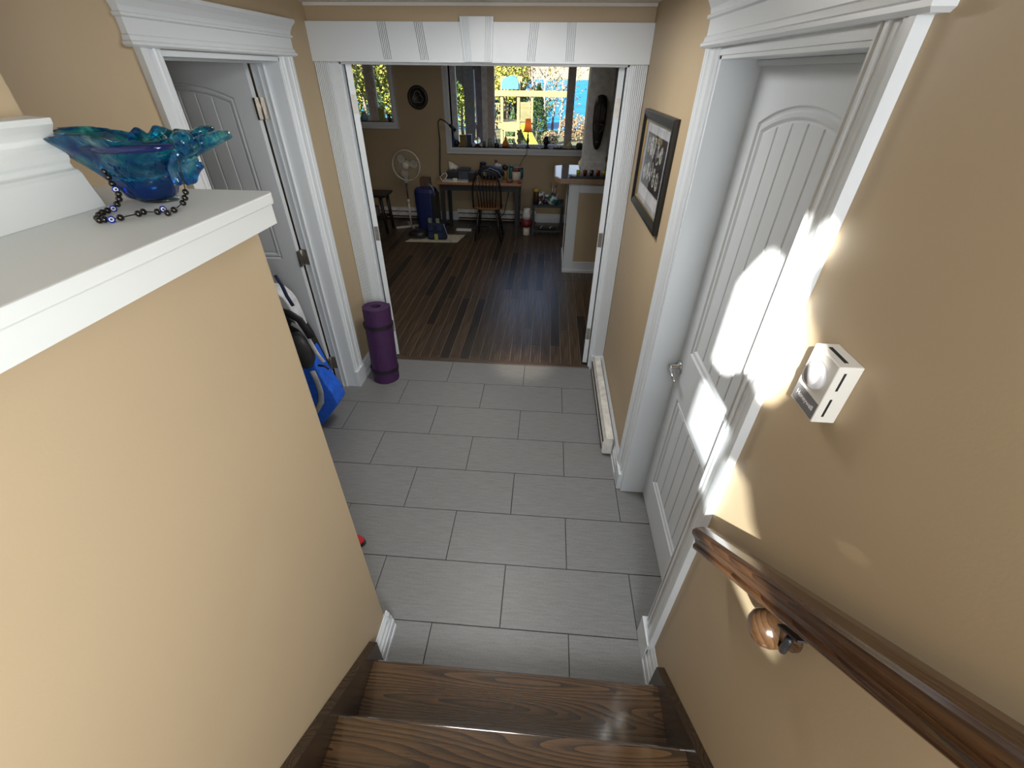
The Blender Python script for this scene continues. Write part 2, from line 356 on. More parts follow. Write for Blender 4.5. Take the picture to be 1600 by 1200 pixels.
# far room shell
FY = 4.35
WL = (-3.05, -2.20, 1.39, 2.35)      # left window hole x0,x1,z0,z1
WB = (-1.325, 0.98, 1.075, 2.35)
w = poly_with_holes([(-3.6, 0), (3.2, 0), (3.2, 2.45), (-3.6, 2.45)], [rect(*WL), rect(*WB)], XY, FY, FY+0.2)
struct(w.build('wall_back', 'wall'), 'tan far wall with the windows')
c = MB(); c.box(-3.7, -3.6, 0.09, FY+0.2, 0, 2.45); c.box(3.2, 3.3, 0.09, FY+0.2, 0, 2.45); struct(c.build('wall_side', 'wall'))
c = MB(); c.box(-3.7, 3.3, 0.09, FY+0.2, 2.45, 2.5); struct(c.build('ceiling.002', 'ceil'))

c = MB(); c.box(-3.8, 3.4, 0.1, FY+0.2, 2.5, 4.8); struct(c.build('wall_shade_block', P('shade_block_grey', (0.35, 0.35, 0.36), 0.7)), 'unseen block above the far room, added to shade the porch')  # unseen mass added so the porch falls in shade
# ---------------- added wall behind camera, its holes shaped to cut the sun into patches
def unproj(px, py, ax, val):
    d = r_*((px-800)/F_PX) + u_*((600-py)/F_PX) + f_
    t = (val-CAM[ax])/d[ax]; return CAM+d*t
EY = -4.9
def back(p): 
    t = (EY-p.y)/SUN.y; q = p+SUN*t; return (q.x, q.z)
D_, K_, W_ = 0.815, 0.668, 0.69
main = [((1150, 430), D_), ((1172, 404), D_), ((1195, 380), D_), ((1229, 413), D_), ((1243, 385), K_), ((1258, 346), K_), ((1285, 338), K_), ((1303, 350), K_), ((1308, 368), K_), ((1292, 392), K_), ((1270, 410), K_), ((1257, 432), K_), ((1253, 448), K_),
        ((1256, 498), W_), ((1266, 520), W_), ((1268, 545), W_), ((1262, 575), W_), ((1250, 593), W_), ((1235, 604), W_), ((1222, 615), W_), ((1202, 632), W_), ((1193, 627), K_), ((1184, 610), K_), ((1176, 594), K_),
        ((1165, 579), D_), ((1150, 577), D_), ((1135, 585), D_), ((1121, 572), D_), ((1110, 550), D_)]
low = [((1095, 585), D_), ((1072, 655), D_), ((1104, 733), D_), ((1140, 658), D_), ((1122, 625), D_)]
# strip on casing and wall, crossing the rail
strip = [((1147, 724), W_), ((1162, 742), W_), ((1168, 775), W_), ((1172, 812), W_), ((1184, 850), W_), ((1200, 900), W_), ((1214, 960), W_), ((1216, 1002), W_), ((1200, 1024), W_), ((1186, 1000), W_), ((1160, 940), W_), ((1140, 895), W_), ((1118, 835), W_), ((1100, 790), K_), ((1097, 765), K_), ((1112, 725), K_), ((1128, 700), K_)]
spot = [((1309, 828), W_), ((1322, 836), W_), ((1333, 854), W_), ((1334, 870), W_), ((1318, 866), W_), ((1317, 848), W_)]
sq = [((1156, 697), W_), ((1172, 699), W_), ((1174, 708), W_), ((1157, 707), W_)]
holes = [[back(unproj(px, py, 0, v)) for (px, py), v in h] for h in (main, low, strip, spot, sq)]
w = poly_with_holes(rect(XL-0.1, XR+0.16, -0.05, 4.8), holes, XY, EY, EY-0.04)
struct(w.build('wall_sun_mask', 'wall'), 'unseen wall behind the camera with holes shaped to form the sun patches')
for hp, nm in ((holes[1], 'dimmer'), (holes[2], 'dimmer')):
    mb = MB(); mb.add([(x, EY-0.045, z) for x, z in hp], [tuple(range(len(hp)))]); struct(mb.build('sun_dimmer_pane', glassy('sun_dimmer_tint', (0.42, 0.45, 0.47))), 'unseen tinted pane added behind the camera to dim a sun patch')  # added panes that weaken the sun through two of the holes

# ---------------- trim profiles
# casing profile: (across, proud) across 0 = inner edge
CAS = [(0, 0), (0, 0.008), (0.006, 0.013), (0.012, 0.013), (0.016, 0.009), (0.022, 0.009), (0.030, 0.017), (0.038, 0.017), (0.042, 0.012), (0.058, 0.012), (0.075, 0.015), (0.080, 0.021), (0.092, 0.021), (0.095, 0.024), (0.112, 0.024), (0.112, 0)]
def casing_y(name, xface, sx, y_in, sy, z0, z1, lab):
    """vertical casing on an x-facing wall; sx direction it stands proud; y_in inner edge; sy direction outward"""
    mb = MB(); mb.prism(CAS, z0, z1, lambda p, q, t: (xface+sx*q, y_in+sy*p, t)); return mb.build(name, 'white', None)
def header_y(name, xface, sx, y0, y1, zb):
    """crowned header on x-facing wall, ends mitred"""
    prof = [(0, 0.0), (0, 0.026), (0.006, 0.034), (0.014, 0.034), (0.018, 0.028), (0.030, 0.026), (0.034, 0.022), (0.076, 0.022), (0.080, 0.031), (0.088, 0.031), (0.091, 0.024), (0.105, 0.027), (0.125, 0.036), (0.138, 0.046), (0.142, 0.050), (0.155, 0.050), (0.155, 0.0)]
    loops = []
    for z, d in prof:
        loops.append([(xface, y0-d, zb+z), (xface+sx*d, y0-d, zb+z), (xface+sx*d, y1+d, zb+z), (xface, y1+d, zb+z)])
    return loft(loops, True).build(name, 'white')
BASE = [(0, 0), (0.030, 0), (0.030, 0.018), (0.026, 0.022), (0.026, 0.060), (0.021, 0.068), (0.021, 0.085), (0.014, 0.098), (0.014, 0.112), (0.006, 0.126), (0.004, 0.132), (0, 0.132)]
def base_y(name, xface, sx, y0, y1):
    mb = MB(); mb.prism(BASE, y0, y1, lambda p, q, t: (xface+sx*p, t, q)); return struct(mb.build(name, 'white'), None)
def base_x(name, yface, sy, x0, x1):
    mb = MB(); mb.prism(BASE, x0, x1, lambda p, q, t: (t, yface+sy*p, q)); return struct(mb.build(name, 'white'), None)

# right door trim  (opening y -2.13..-1.305)
t = sgroup('trim_1', 'white casing and crowned header around the closed door')
def kid(o, par): o.parent = par; return o
kid(casing_y('casing', XR, -1, -1.300, 1, 0, 2.09, None), t); kid(casing_y('casing', XR, -1, -2.125, -1, 0, 2.09, None), t)
kid(header_y('header', XR, -1, -2.240, -1.185, 2.088), t)
j = MB(); j.box(XR-0.003, XR+0.165, -1.318, -1.300, 0, 2.07); j.box(XR-0.003, XR+0.165, -2.135, -2.120, 0, 2.07); j.box(XR-0.003, XR+0.165, -2.13, -1.30, 2.056, 2.079); j.box(XR-0.006, XR-0.0005, -2.125, -1.30, 2.066, 2.0895); j.box(XR+0.112, XR+0.124, -2.12, -1.318, 2.040, 2.0555)
kid(j.build('jamb', 'white', bevel=0.001), t)
# left door trim (opening y -1.25..-.415)
t = sgroup('trim_2', 'white casing and crowned header around the open door')
kid(casing_y('casing', XL, 1, -0.422, 1, 0, 2.075, None), t); kid(casing_y('casing', XL, 1, -1.244, -1, 0, 2.075, None), t)
kid(header_y('header', XL, 1, -1.36, -0.305, 2.072), t)
j = MB(); j.box(XL-0.155, XL+0.004, -0.430, -0.415, 0, 2.065); j.box(XL-0.155, XL+0.004, -1.25, -1.238, 0, 2.065); j.box(XL-0.155, XL+0.004, -1.25, -0.415, 2.05, 2.07)
j.box(XL-0.112, XL-0.075, -0.443, -0.430, 0, 2.05); j.box(XL-0.112, XL-0.104, -0.447, -0.443, 0, 2.05); j.box(XL-0.083, XL-0.075, -0.447, -0.443, 0, 2.05); j.box(XL-0.112, XL-0.075, -1.238, -1.226, 0, 2.05); j.box(XL-0.112, XL-0.075, -1.25, -0.415, 2.04, 2.05)
kid(j.build('jamb', 'white', bevel=0.001), t)

# french doorway: fluted casings + grooved header with keystone
t = sgroup('trim_3', 'white fluted casings and keystone header around the double doorway')
def fluted(x0, x1, z0, z1, ya, nfl, grooved):
    mb = MB(); mb.box(x0, x1, -0.010, 0, z0, z1)
    gx0, gx1 = grooved; wd = (gx1-gx0)/nfl
    for i in range(nfl):
        mb.box(gx0+i*wd+0.0016, gx0+(i+1)*wd-0.0016, ya, -0.010, z0, z1)
    return mb
mb = fluted(-1.243, -1.150, 0.0, 2.072, -0.020, 7, (-1.243, -1.165)); mb.box(-1.164, -1.150, -0.014, -0.01, 0, 2.072); kid(mb.build('casing', 'white'), t)
mb = fluted(0.600, 0.688, 0.0, 2.072, -0.020, 7, (0.612, 0.688)); mb.box(0.600, 0.611, -0.014, -0.01, 0, 2.072); kid(mb.build('casing', 'white'), t)
mb = MB(); mb.box(0.592, 0.689, -0.030, 0, 0, 0.135); kid(mb.build('plinth_block', 'white', bevel=0.002), t)
# jambs
j = MB(); j.box(-1.150, -1.106, -0.006, 0.09, 0, 2.07); j.box(-1.106, -1.094, 0.008, 0.045, 0, 2.07)
j.box(0.588, 0.600, -0.006, 0.09, 0, 2.07); j.box(0.577, 0.588, 0.008, 0.040, 0, 2.07); j.box(-1.115, 0.59, -0.006, 0.09, 2.057, 2.072); j.box(-1.115, 0.59, 0.008, 0.045, 2.045, 2.057)
kid(j.build('jamb', 'white', bevel=0.001), t)
# header boards between groove groups
HB, HT = 2.068, 2.238
def groove_group(xb, xt, n=5, w=0.042):
    return [(xb+w*i/(n-1), xt+w*i/(n-1)) for i in range(n)]
gl = groove_group(-0.823, -0.820)+groove_group(-0.609, -0.624)
gr = groove_group(0.006, 0.024)+groove_group(0.224, 0.224)
gl = groove_group(-0.815, -0.830)+groove_group(-0.600, -0.622)
def boards(cuts, xl, xr, y0, y1, mb, top=HT):
    edges = [(xl, xl)]
    for cb, ct in cuts: edges += [(cb-0.0018, ct-0.0018), (cb+0.0018, ct+0.0018)]
    edges.append((xr, xr) if not isinstance(xr, tuple) else xr)
    for i in range(0, len(edges)-1, 2):
        (a0, a1), (b0, b1) = edges[i], edges[i+1]
        mb.prism([(a0, HB), (b0, HB), (b1, top), (a1, top)], y0, y1, XY)
mb = MB(); mb.box(-1.244, 0.689, -0.022, 0, HB, HT); boards(gl, -1.244, -0.30, -0.034, -0.022, mb); boards(gr, -0.25, 0.689, -0.034, -0.022, mb)
mb.box(-1.244, 0.689, -0.036, 0, HB-0.010, HB)
kid(mb.build('header_board', 'white'), t)
mb = MB(); mb.prism([(-0.346, HB-0.006), (-0.192, HB-0.006), (-0.180, HT+0.022), (-0.366, HT+0.022)], -0.044, -0.034, XY)
kc = [(-0.335, -0.352), (-0.326, -0.342), (-0.317, -0.332), (-0.308, -0.322), (-0.230, -0.220), (-0.221, -0.211), (-0.212, -0.201), (-0.203, -0.192)]
e = [(-0.346, -0.366)]
for cb, ct in kc: e += [(cb-0.0018, ct-0.0018), (cb+0.0018, ct+0.0018)]
e.append((-0.192, -0.180))
for i in range(0, len(e)-1, 2): mb.prism([(e[i][0], HB-0.006), (e[i+1][0], HB-0.006), (e[i+1][1], HT+0.022), (e[i][1], HT+0.022)], -0.052, -0.044, XY)
kid(mb.build('keystone', 'white'), t)

# baseboards
base_y('baseboard_left', XL, 1, -0.31, 0.0); base_y('baseboard_left.001', XL, 1, -3.3, -1.36)
mb = MB(); mb.prism(BASE, -0.56, -0.30, lambda p, q, tt: (XL+0.0+p, tt, q))
# plinth under left casing
mb = MB(); mb.box(XL, XL+0.030, -0.434, -0.300, 0, 0.135); struct(mb.build('trim_4', 'white', bevel=0.002), 'plinth block of the left door casing')
base_y('baseboard_right', XR, -1, -1.19, 0.0)
mb = MB(); mb.prism(BASE, -2.345, -2.237, lambda p, q, tt: (XR-p, tt, q)); mb.box(XR-0.030, XR, -2.237, -2.118, 0, 0.135); struct(mb.build('baseboard_right.001', 'white', bevel=0.0008), 'white baseboard stub between door casing and stair stringer')
mb = MB(); mb.box(XR-0.028, XR, -1.302, -1.19, 0, 0.12); struct(mb.build('trim_5', 'white', bevel=0.001))

# ---------------- half wall with cap, pier
HX, HY = -0.44, -2.205
w = MB(); w.box(-0.86, HX, -3.35, HY, 0, 1.755); struct(w.build('wall_half', 'wall', bevel=0.004), 'tan half wall beside the stair under the white cap')
mb = MB(); mb.prism(BASE, -2.345, HY+0.022, lambda p, q, tt: (HX+p, tt, q)); mb.prism(BASE, -0.86, HX+0.02, lambda p, q, tt: (tt, HY+p, q))
struct(mb.build('baseboard_half', 'white'), 'white baseboard wrapping the foot of the half wall')
cap = sgroup('trim_6', 'white cap on the half wall')
mb = MB(); mb.prism([(-0.90, -3.4), (-0.405, -3.4), (-0.405, -2.178), (-0.415, -2.160), (-0.90, -2.160)], 1.790, 1.812, XYH); kid(mb.build('cap_slab', 'cap', bevel=0.003), cap)
mb = MB(); mb.box(-0.88, -0.4085, -3.38, -2.180, 1.752, 1.790); kid(mb.build('apron', 'cap', bevel=0.001), cap)
# pier
w = MB(); w.box(-1.05, -0.700, -3.4, -2.315, 1.812, 4.7); struct(w.build('wall_pier', 'wall', bevel=0.003), 'tan pier rising from the white cap')
pf = [(0.0, 0.060), (0.014, 0.057), (0.040, 0.050), (0.054, 0.047), (0.060, 0.043), (0.063, 0.036), (0.070, 0.034), (0.076, 0.038), (0.086, 0.040), (0.094, 0.036), (0.101, 0.030), (0.108, 0.028), (0.118, 0.034), (0.128, 0.041), (0.137, 0.042), (0.139, 0.0), (0.0, 0.0)]
mb = MB(); mb.prism(pf, -2.313, -3.4, lambda p, q, t: (-0.700+q, t, 1.812+p)); struct(mb.build('trim_7', 'cap', bevel=0.0015), 'white stepped moulding along the foot of the pier')

# ---------------- stairs
st = sgroup('stairs', 'dark stained oak stairs')
RISE, RUN = 0.185, 0.231
for i in range(6):
    z = RISE*(i+1); y = -2.392-RUN*i
    mb = MB(); mb.prism([(y, z-0.026), (y+0.0, z-0.008), (y-0.006, z), (y-RUN-0.03, z), (y-RUN-0.03, z-0.030), (y-0.004, z-0.030)], -0.409, 0.662, YZ)
    o = mb.build('tread', 'tread' if i % 2 == 0 else 'tread2', st, bevel=0.003); origin(o, (0.1, y-0.12, z)); 
    mb = MB(); mb.box(-0.409, 0.662, y-0.045, y-0.025, z-RISE, z-0.030); mb.build('riser', 'tread2', st)
def stringer(x0, x1, ys):
    mb = MB(); ya = -2.345
    mb.prism([(ya, 0.0), (ya, 0.215), (-3.75, 0.215+(3.75+ya)*0.80), (-3.75, 0.95), (-2.62, 0.0)], x0, x1, YZ)
    return mb
stringer(-0.440, -0.408, 0).build('stringer', 'stringer', st, bevel=0.002)
stringer(0.660, 0.690, 0).build('stringer', 'stringer', st, bevel=0.002)

# ---------------- doors
def arch_loop(w0, w1, z0, z1, rise, inset, arched=True, N=20):
    a, b, c = w0+inset, w1-inset, z0+inset
    if not arched: return [(a, c), (b, c), (b, z1-inset), (a, z1-inset)]
    half = (w1-w0)/2; R = (half*half+rise*rise)/(2*rise); cx = (w0+w1)/2; cz = z1+rise-R   # z1 = spring height
    pts = [(a, c), (b, c)]; r2 = R-inset
    for i in range(N+1):
        x = b+(a-b)*i/N; pts.append((x, cz+math.sqrt(max(0, r2*r2-(x-cx)**2))))
    return pts
def make_leaf(name, width, height, two_sided=True):
    """leaf in local coords: u 0..width (x), depth y 0..0.035 (front at y=0 facing -y), z"""
    root = bpy.data.objects.new(name, None); COL.objects.link(root); kids = []
    st_w = 0.105; T = 0.035
    top = (st_w, width-st_w, 1.02, 1.885, 0.062); bot = (st_w, width-st_w, 0.20, 0.775)
    L1 = arch_loop(*top, 0.0); L2 = arch_loop(bot[0], bot[1], bot[2], bot[3], 0, 0.0, False)
    fn = lambda p, q, t: (p, t, q)
    mb = poly_with_holes(rect(0, width, 0.0, height), [L1, L2], fn, 0.0, T)
    o = mb.build('door_frame', 'white', None, bevel=0.0); o.parent = root; kids.append((o, []))
    prof = [(0.0, 0.0), (0.005, 0.007), (0.011, 0.009), (0.017, 0.003), (0.026, 0.004), (0.034, 0.011), (0.040, 0.0118)]
    for k, (args, arched) in enumerate(((top, True), ((*bot, 0), False))):
        loops = []
        for ins, dep in prof:
            lp = arch_loop(args[0], args[1], args[2], args[3], args[4], ins, arched); loops.append([(p[0], dep, p[1]) for p in lp])
        mb = loft(loops); mb2 = loft([[(p[0], T-p[1], p[2]) for p in l] for l in loops]); mb.add(mb2.v, mb2.f)
        o = mb.build('panel_moulding', 'white'); o.parent = root; kids.append((o, []))
        a, b = args[0]+0.038, args[1]-0.038; n = 6; wd = (b-a)/n
        half = (args[1]-args[0])/2
        for i in range(n):
            x0, x1 = a+i*wd+(0.0022 if i else 0), a+(i+1)*wd-(0.0022 if i < n-1 else 0)
            if arched:
                R = (half*half+args[4]**2)/(2*args[4]); cx = (args[0]+args[1])/2; cz = args[3]+args[4]-R; r2 = R-0.038
                topz = [(x1+(x0-x1)*s/4, cz+math.sqrt(r2*r2-(x1+(x0-x1)*s/4-cx)**2)) for s in range(5)]
            else: topz = [(x1, args[3]-0.038), (x0, args[3]-0.038)]
            mb = MB(); mb.prism([(x0, args[2]+0.038), (x1, args[2]+0.038)]+topz, 0.009, T-0.009, fn)
            o = mb.build('panel_board', 'white', bevel=0.003, seg=1); o.parent = root; kids.append((o, []))
        mb = MB(); mb.prism([(q[0], q[1]) for q in arch_loop(*(args[:4]), args[4], 0.03, arched)], 0.0128, T-0.0128, fn); o = mb.build('panel_back', 'white'); o.parent = root; kids.append((o, []))
    return root, kids
door4, kids = make_leaf('door_4', 0.81, 2.045)
struct(door4, 'closed white door with arched top panel and vertical grooves, chrome lever')
door4.location = (0.817, -1.3145-0.0, 0.008); door4.rotation_euler = (0, 0, -PI/2)   # u runs toward -y, front faces -x
door3 = copy_tree(door4, kids); door3.name = 'door_3'; struct(door3, 'open white door with arched panel, swung into the side room')
door3.location = (-1.408, -0.438, 0.008); door3.rotation_euler = (0, 0, PI); 
door1 = copy_tree(door4, kids); door1.name = 'door_1'; struct(door1, 'left white leaf of the double doors, swung open and seen edge on')
door1.location = (-1.050, 0.052, 0.012); door1.rotation_euler = (0, 0, math.radians(112)); 
door2 = copy_tree(door4, kids); door2.name = 'door_2'; struct(door2, 'right white leaf of the double doors, swung open and seen edge on')
door2.location = (0.572, 0.062, 0.012); door2.rotation_euler = (0, 0, math.radians(80))
# hinges
def wkid(mb, name, m, par, bevel=0, lab=None):
    """world-space mesh parented under a rotated/moved parent"""
    o = mb.build(name, m, None, bevel=bevel); o.parent = par
    o.matrix_parent_inverse = (Matrix.Translation(par.location) @ par.rotation_euler.to_matrix().to_4x4()).inverted()
    if lab: o['label'] = lab
    return o
for z in (1.845, 1.03, 0.215):
    mb = MB(); mb.box(-1.409, -1.398, -0.478, -0.442, z-0.05, z+0.05); mb.box(-1.404, -1.352, -0.4335, -0.4300, z-0.05, z+0.05); mb.tube([(-1.402, -0.440, z-0.05), (-1.402, -0.440, z+0.05)], 0.006, 8)
    wkid(mb, 'hinge', 'nickel', door3, lab='grey metal hinge')
for z in (1.845, 1.05, 0.29):
    for dr, xx, yy, sgn in ((door1, -1.070, 0.0, 1), (door2, 0.555, 0.0, -1)):
        u = Vector((math.cos(dr.rotation_euler.z), math.sin(dr.rotation_euler.z), 0)); v = Vector((-u.y, u.x, 0)); o0 = Vector(dr.location)
        mb = MB(); c0 = o0+v*0.0175-u*0.001; mb.obox((c0.x, c0.y, z), u*0.0015, v*0.014, Vector((0, 0, 0.05)))
        for dz in (-0.032, 0, 0.032): mb.obox((c0.x-u.x*0.001, c0.y-u.y*0.001, z+dz), u*0.0015, v*0.0028, Vector((0, 0, 0.0028)))
        wkid(mb, 'hinge', 'nickel' if z < 1.5 else P('painted_hinge', (0.62, 0.60, 0.55), 0.4), dr, lab='hinge plate on the door edge')
# lever handle on right door
mb = MB(); hx, hy, hz = 0.817, -1.352, 0.915
mb.lathe([(0.030, 0.0), (0.030, -0.006), (0.024, -0.010), (0.013, -0.012), (0.012, -0.045), (0.0, -0.048)], (hx, hy, hz), 20, 'x')
pts = [(hx-0.045, hy+0.004, hz), (hx-0.048, hy-0.03, hz+0.002), (hx-0.050, hy-0.065, hz-0.006), (hx-0.046, hy-0.10, hz-0.016)]
mb.tube(pts, [0.008, 0.0075, 0.0065, 0.005], 10)
hd = wkid(mb, 'lever_handle', P('chrome', (0.7, 0.7, 0.7), 0.12, 1.0), door4, lab='chrome lever handle')
# brass catch on the left door
mb = MB(); mb.lathe([(0.022, 0), (0.022, -0.006), (0.010, -0.01), (0.010, -0.028), (0.024, -0.036), (0.026, -0.05), (0.016, -0.06), (0.0, -0.062)], (-1.855, -0.445, 1.446), 16, 'y')
wkid(mb, 'door_knob', 'brass', door3, lab='small brass knob')

# ---------------- windows in far wall
def window(name, hole, mulls, lab, sashes):
    x0, x1, z0, z1 = hole; t = sgroup(name, lab)
    mb = MB(); tw = 0.085
    pr = [(0.0, 0.0), (0.0, 0.012), (0.02, 0.020), (0.045, 0.020), (0.05, 0.014), (0.065, 0.014), (0.085, 0.030), (0.085, 0.0)]
    loops = [[(x0-a, FY-d, z0-a), (x1+a, FY-d, z0-a), (x1+a, FY-d, z1+a), (x0-a, FY-d, z1+a)] for a, d in pr]
    kid(loft(loops).build('window_casing', 'white'), t)
    mb = MB(); mb.box(x0, x1, FY-0.01, FY+0.16, z0-0.02, z0); mb.box(x0-0.02, x0, FY, FY+0.16, z0, z1); mb.box(x1, x1+0.02, FY, FY+0.16, z0, z1)
    kid(mb.build('window_sill', 'white'), t)
    yb = FY+0.13; fw = 0.05
    xs = [x0]+mulls+[x1]
    for m in mulls:
        mb = MB(); mb.box(m-0.045, m+0.045, yb-0.035, yb+0.035, z0, z1); kid(mb.build('mullion', P('mullion_paint', (0.50, 0.42, 0.39), 0.5), bevel=0.004), t)
    for i in range(len(xs)-1):
        a = xs[i]+(0.045 if i else 0); b = xs[i+1]-(0.045 if i < len(xs)-2 else 0)
        s = sashes[i]
        mb = poly_with_holes(rect(a, b, z0, z1), [rect(a+s, b-s, z0+0.045, z1-0.05)], XY, yb-0.02, yb+0.02); fr = kid(mb.build('sash', P('sash_paint', (0.62, 0.62, 0.62), 0.45), bevel=0.003), t)
        mb = MB(); mb.box(a+s-0.004, b-s+0.004, yb-0.003, yb+0.003, z0+0.041, z1-0.046); pn = mb.build('pane', 'pane'); pn.parent = fr
    return t
wl = window('window_1', WL, [-2.52], 'white window at the left of the far wall', [0.03, 0.035])
wb = window('window_2', WB, [-0.735, 0.43], 'wide white window with the big middle pane', [0.085, 0.012, 0.012])
# ---------------- baseboard heaters
def heater(name, p0, p1, axis, h, lab):
    pr = [(0, 0.02), (0.055, 0.02), (0.062, 0.03), (0.062, h-0.05), (0.050, h-0.02), (0.045, h), (0, h)]
    t = thing(name, (p0[0], p0[1], 0), lab, 'heater', 'baseboard heaters')
    mb = MB()
    if axis == 'x': mb.prism(pr, p0[0], p1[0], lambda p, q, tt: (tt, p0[1]-p, q))
    else: mb.prism(pr, p0[1], p1[1], lambda p, q, tt: (p0[0]-p, tt, q))
    mb.build('casing', P('heater_enamel', (0.72, 0.71, 0.67), 0.4), t, bevel=0.002)
    mb = MB()
    if axis == 'x': mb.box(p0[0]+0.02, p1[0]-0.02, p0[1]-0.064, p0[1]-0.061, 0.035, 0.055); mb.box(p0[0]+0.02, p1[0]-0.02, p0[1]-0.0635, p0[1]-0.06, h-0.065, h-0.052)
    else: mb.box(p0[0]-0.064, p0[0]-0.061, p0[1]+0.02, p1[1]-0.02, 0.035, 0.05); mb.box(p0[0]-0.0635, p0[0]-0.056, p0[1]+0.02, p1[1]-0.02, h-0.048, h-0.038)
    mb.build('grille_slot', 'slot', t)
    return t
heater('baseboard_heater', (XR-0.030, -1.03), (XR-0.030, -0.05), 'y', 0.15, 'cream baseboard heater low on the right hall wall under the framed picture')
heater('baseboard_heater', (-2.9, FY), (-1.93, FY), 'x', 0.18, 'pale baseboard heater on the far wall behind the pedestal fan')
heater('baseboard_heater', (-1.30, FY), (0.0, FY), 'x', 0.18, 'pale baseboard heater on the far wall under the desk')
b0 = MB(); b0.prism(BASE, -1.93, -1.30, lambda p, q, tt: (tt, FY-p, q)); b0.prism(BASE, 0.0, 3.2, lambda p, q, tt: (tt, FY-p, q)); struct(b0.build('baseboard_back', 'white'))

# ================================================================ OUTSIDE
def ext(name, loc, lab, cat, group=None): return thing(name, loc, lab, cat, group)
def grass(n, L, b):
    v = texco(n, L, (1, 1, 1)); a = noise(n, L, v, 0.6, 6, 0.7); L.new(ramp(n, L, a, [(0.35, (0.033, 0.0385, 0.011)), (0.5, (0.066, 0.0605, 0.022)), (0.62, (0.1155, 0.0715, 0.033)), (0.75, (0.132, 0.11, 0.0715))]), b.inputs['Base Color'])
M['grass'] = mat('autumn_ground', (0.2, 0.2, 0.1), 0.9, build=grass)
N = 30; mb = MB(); vs = []; fs = []
for i in range(N+1):
    for k in range(N+1):
        x = -90+180*i/N; y = 4.7+(48-4.7)*k/N; z = -0.35-2.3*((y-4.7)/43.3)+0.12*math.sin(x*0.7)*math.cos(y*0.9); vs.append((x, y, z))
for i in range(N):
    for k in range(N): fs.append((i*(N+1)+k, (i+1)*(N+1)+k, (i+1)*(N+1)+k+1, i*(N+1)+k+1))
mb.add(vs, fs, True); struct(mb.build('ground', 'grass'), 'grassy yard sloping to the lake')
def gz(x, y): return -0.35-2.3*((y-4.7)/43.3)+0.12*math.sin(x*0.7)*math.cos(y*0.9)
def water(n, L, b):
    v = texco(n, L, (0.25, 1.2, 1)); a = noise(n, L, v, 1.0, 5, 0.6); L.new(ramp(n, L, a, [(0.35, (0.0, 0.07, 0.16)), (0.6, (0.002, 0.13, 0.25)), (0.75, (0.012, 0.19, 0.31))]), b.inputs['Base Color']); bump(n, L, b, a, 0.5, 0.15)
    b.inputs['Specular IOR Level'].default_value = 0.15
M['water'] = mat('lake_water', (0.03, 0.25, 0.6), 0.5, build=water)
mb = MB(); mb.add([(-900, 40, -2.5), (900, 40, -2.5), (900, 620, -2.5), (-900, 620, -2.5)], [(0, 1, 2, 3)]); struct(mb.build('lake', 'water'), 'bright blue lake')
# far shore
mb = MB(); vs = []; fs = []; n = 120
for i in range(n+1):
    x = -700+1400*i/n; h = 19+6*math.sin(i*0.35)+2.5*math.sin(i*1.3)+random.uniform(-0.8, 0.8); vs += [(x, 440, -2.6), (x, 455, h*0.6-2), (x, 520, h)]
for i in range(n):
    for k in range(2): fs.append((i*3+k, (i+1)*3+k, (i+1)*3+k+1, i*3+k+1))
mb.add(vs, fs, True)
def shore(n, L, b):
    v = texco(n, L, (0.0275, 0.0275, 0.165)); a = noise(n, L, v, 1.0, 6, 0.7); L.new(ramp(n, L, a, [(0.35, (0.0825, 0.1045, 0.066)), (0.5, (0.154, 0.1265, 0.077)), (0.65, (0.165, 0.121, 0.088))]), b.inputs['Base Color'])
M['shore'] = mat('far_shore_trees', (0.4, 0.35, 0.2), 0.9, build=shore); struct(mb.build('hills', 'shore'), 'wooded far shore of the lake')
# trees
LEAF = {}
def leafmat(name, c1, c2):
    def f(n, L, b):
        v = texco(n, L, (1, 1, 1)); a = noise(n, L, v, 2.5, 4, 0.7); L.new(ramp(n, L, a, [(0.35, c1), (0.62, c2)]), b.inputs['Base Color'])
    M[name] = mat(name, c1, 0.7, build=f, Subsurface_Weight=0.0); return name
leafmat('leaf_yellow', (0.13, 0.11, 0.01), (0.25, 0.22, 0.02)); leafmat('leaf_lime', (0.11, 0.16, 0.018), (0.34, 0.34, 0.035))
leafmat('leaf_green', (0.0165, 0.044, 0.011), (0.055, 0.1045, 0.0275)); leafmat('leaf_rust', (0.105, 0.068, 0.030), (0.165, 0.118, 0.058))
M['bark'] = mat('pale_birch_bark', (0.33, 0.3025, 0.275), 0.8, build=noisy((0.121, 0.1045, 0.0935), (0.2475, 0.231, 0.2145), (3, 3, 14)))
M['bark2'] = mat('brown_bark', (0.11, 0.077, 0.055), 0.8, build=noisy((0.077, 0.055, 0.0385), (0.154, 0.1155, 0.0825), (3, 3, 14)))
def foliage(n, spread, size, zr, rnd, cone=False):
    mb = MB()
    for i in range(n):
        if cone:
            t = rnd.random(); z = zr[0]+(zr[1]-zr[0])*t; R = spread*(1-t)*(0.55+0.45*rnd.random())+0.08; a = rnd.random()*2*PI; c = Vector((R*math.cos(a), R*math.sin(a), z))
        else:
            while True:
                p = Vector((rnd.uniform(-1, 1), rnd.uniform(-1, 1), rnd.uniform(-1, 1)))
                if p.length < 1 and math.sin(p.x*5+p.z*4)*math.cos(p.y*6+p.z*3) > -0.35: break
            c = Vector((p.x*spread, p.y*spread, (zr[0]+zr[1])/2+p.z*(zr[1]-zr[0])/2))
        s = size*rnd.uniform(0.6, 1.3); u = Vector((rnd.uniform(-1, 1), rnd.uniform(-1, 1), rnd.uniform(-1, 1))).normalized(); v = u.orthogonal().normalized()
        mb.add([c-u*s, c+v*s*0.6, c+u*s, c-v*s*0.6], [(0, 1, 2, 3)])
    return mb
fol = {}
rr = random.Random(3)
